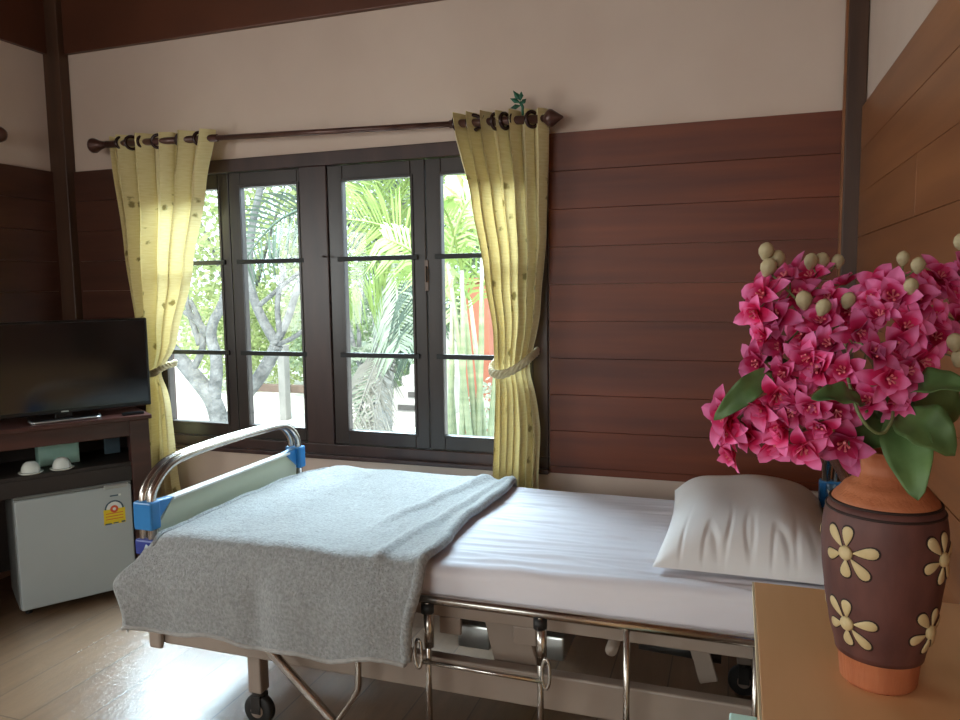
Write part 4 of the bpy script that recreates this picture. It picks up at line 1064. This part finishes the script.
frond(pc, [at(334, 200, 5.4), at(340, 160, 5.2), at(350, 120, 5.1)], .4, M['palm1'], 13, droop=.2, n=24)
ar = empty('areca_palm', at(462, 470, 5.0), 'clump of pale green cane palm stems behind the rightmost panes', 'palm')
for i, (x0, y0, x1, y1) in enumerate(((470, 440, 448, 262), (476, 440, 458, 250), (455, 440, 444, 330), (462, 440, 462, 270), (478, 440, 482, 250), (484, 440, 470, 300), (449, 440, 452, 300), (490, 440, 500, 300))):
    q0, q1 = at(x0, y0, 5.0+.06*(i % 3)), at(x1, y1, 5.0+.1*(i % 3)); bq = V((q0.x+.05, q0.y, GZ))
    b = MB(); b.tube([bq, q0, q0.lerp(q1, .5)+V((.01, 0, 0)), q1], [.03, .026, .022, .014], 8); b.build('cane', M['cane'], ar)
    frond(ar, [q1, q1+V((.1-.06*i, 0, .35)), q1+V((.25-.12*i, -.1, .45))], .3, M['palm1'] if i % 2 else M['leaf1'], 20+i, droop=.4, n=20)
# slender sapling
sp_ = empty('sapling', at(361, 450, 7.5), 'slender young tree with thin stems left of the palm trunk', 'tree')
for pts in ([(360, 440), (362, 380), (358, 330), (364, 280)], [(374, 430), (372, 380), (377, 340), (370, 290)], [(362, 370), (350, 335), (345, 300)]):
    branch('stem', pts, .035, .018, M['bark'], sp_, 7.5)
leaf_cloud(420, at(363, 385, 7.5), (.22, .2, .5), .10, 31).build('foliage', M['leaf3'], sp_)

# post with rail, steps, pillar, far low wall
fe = empty('timber_fence', at(283, 395, 9.0), 'pale timber post and rail beyond the forked tree', 'fence')
q = at(282, 345, 9.0); b = MB(); b.box(q.x-.055, q.x+.055, 8.95, 9.09, GZ, q.z); b.build('post', M['concdark2'], fe, bevel=.01)
q = at(250, 388, 9.1); q3 = at(330, 384, 9.1); b = MB(); b.box(q.x-.3, q3.x, 9.1, 9.2, q.z-.05, q.z+.06); b.build('rail', M['timber'], fe, bevel=.01)
b = MB(); b.box(q3.x-.1, q3.x, 9.2, 9.3, GZ, q.z+.06); b.build('post', M['timber'], fe, bevel=.01)
stp = empty('concrete_steps', at(404, 432, 9.3), 'short flight of pale concrete steps beside the palm', 'steps')
q = at(406, 430, 9.3)
for k in range(5):
    b = MB(); b.box(q.x-.30, q.x+.45, 9.0+.28*k, 9.0+.28*(k+1)+.03, GZ, GZ+.14+.14*k); b.build('step', M['conc'], stp, bevel=.01)
    if k > 0:
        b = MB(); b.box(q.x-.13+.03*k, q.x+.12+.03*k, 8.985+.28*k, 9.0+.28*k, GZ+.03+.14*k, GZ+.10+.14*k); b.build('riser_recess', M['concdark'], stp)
q = at(474, 300, 7.4)
b = MB(); b.box(q.x-.16, q.x+.16, 7.4, 7.72, GZ, at(474, 282, 7.4).z); b.box(q.x-.20, q.x+.20, 7.36, 7.76, GZ, GZ+.16); b.box(q.x-.19, q.x+.19, 7.37, 7.75, at(474, 282, 7.4).z, at(474, 278, 7.4).z)
tag(b.build('garden_pillar', M['terrawall'], bevel=.01), 'square terracotta coloured pillar behind the cane palm', 'pillar')
b = MB(); b.box(-30, 12, 19, 19.2, GZ, GZ+1.2); tag(b.build('boundary_wall', M['conc']), 'long pale boundary wall far beyond the trees', 'wall')

# ------------------------------------------------------------------ light
w = bpy.data.worlds.new('sky'); C.world = w; w.use_nodes = True
bg = w.node_tree.nodes['Background']; bg.inputs[0].default_value = (.74, .88, 1.0, 1); bg.inputs[1].default_value = 3.0
sun = bpy.data.lights.new('sun', 'SUN'); sun.energy = 6.0; sun.angle = R(2); sun.color = (1, .95, .86)
so = bpy.data.objects.new('sun', sun); COL.objects.link(so)
d = V((-.25, .62, -.85)); so.rotation_euler = V((0, 0, -1)).rotation_difference(d).to_euler()
def area(name, loc, direction, sx, sy, e, col):
    l = bpy.data.lights.new(name, 'AREA'); l.shape = 'RECTANGLE'; l.size = sx; l.size_y = sy; l.energy = e; l.color = col
    o = bpy.data.objects.new(name, l); COL.objects.link(o); o.location = loc
    o.rotation_euler = V(direction).to_track_quat('-Z', 'Y').to_euler(); return o
area('daylight_left_window', (XL-.12, (LY0+LY1)/2, (LZ0+LZ1)/2), (1, 0, -.1), 1.6, .95, 46, (1, .97, .93))
area('rear_fill', ((FX0+FX1)/2, YB-.13, (FZ0+FZ1)/2), (0, 1, 0), 2.2, 1.1, 36, (1, .93, .83))  # added lamp outside the added rear window, brightens the camera-facing sides
area('fill_above_window', ((WX0+WX1)/2-.5, D+2.0, 3.35), (.32, -1, -.72), 3.2, 1.3, 1250, (.66, .85, 1))  # lamp added outside, high up, to boost the bluish light on the bed

C.view_settings.view_transform = 'Standard'; C.view_settings.look = 'None'; C.view_settings.gamma = 1; C.view_settings.use_curve_mapping = False
C.view_settings.exposure = .18
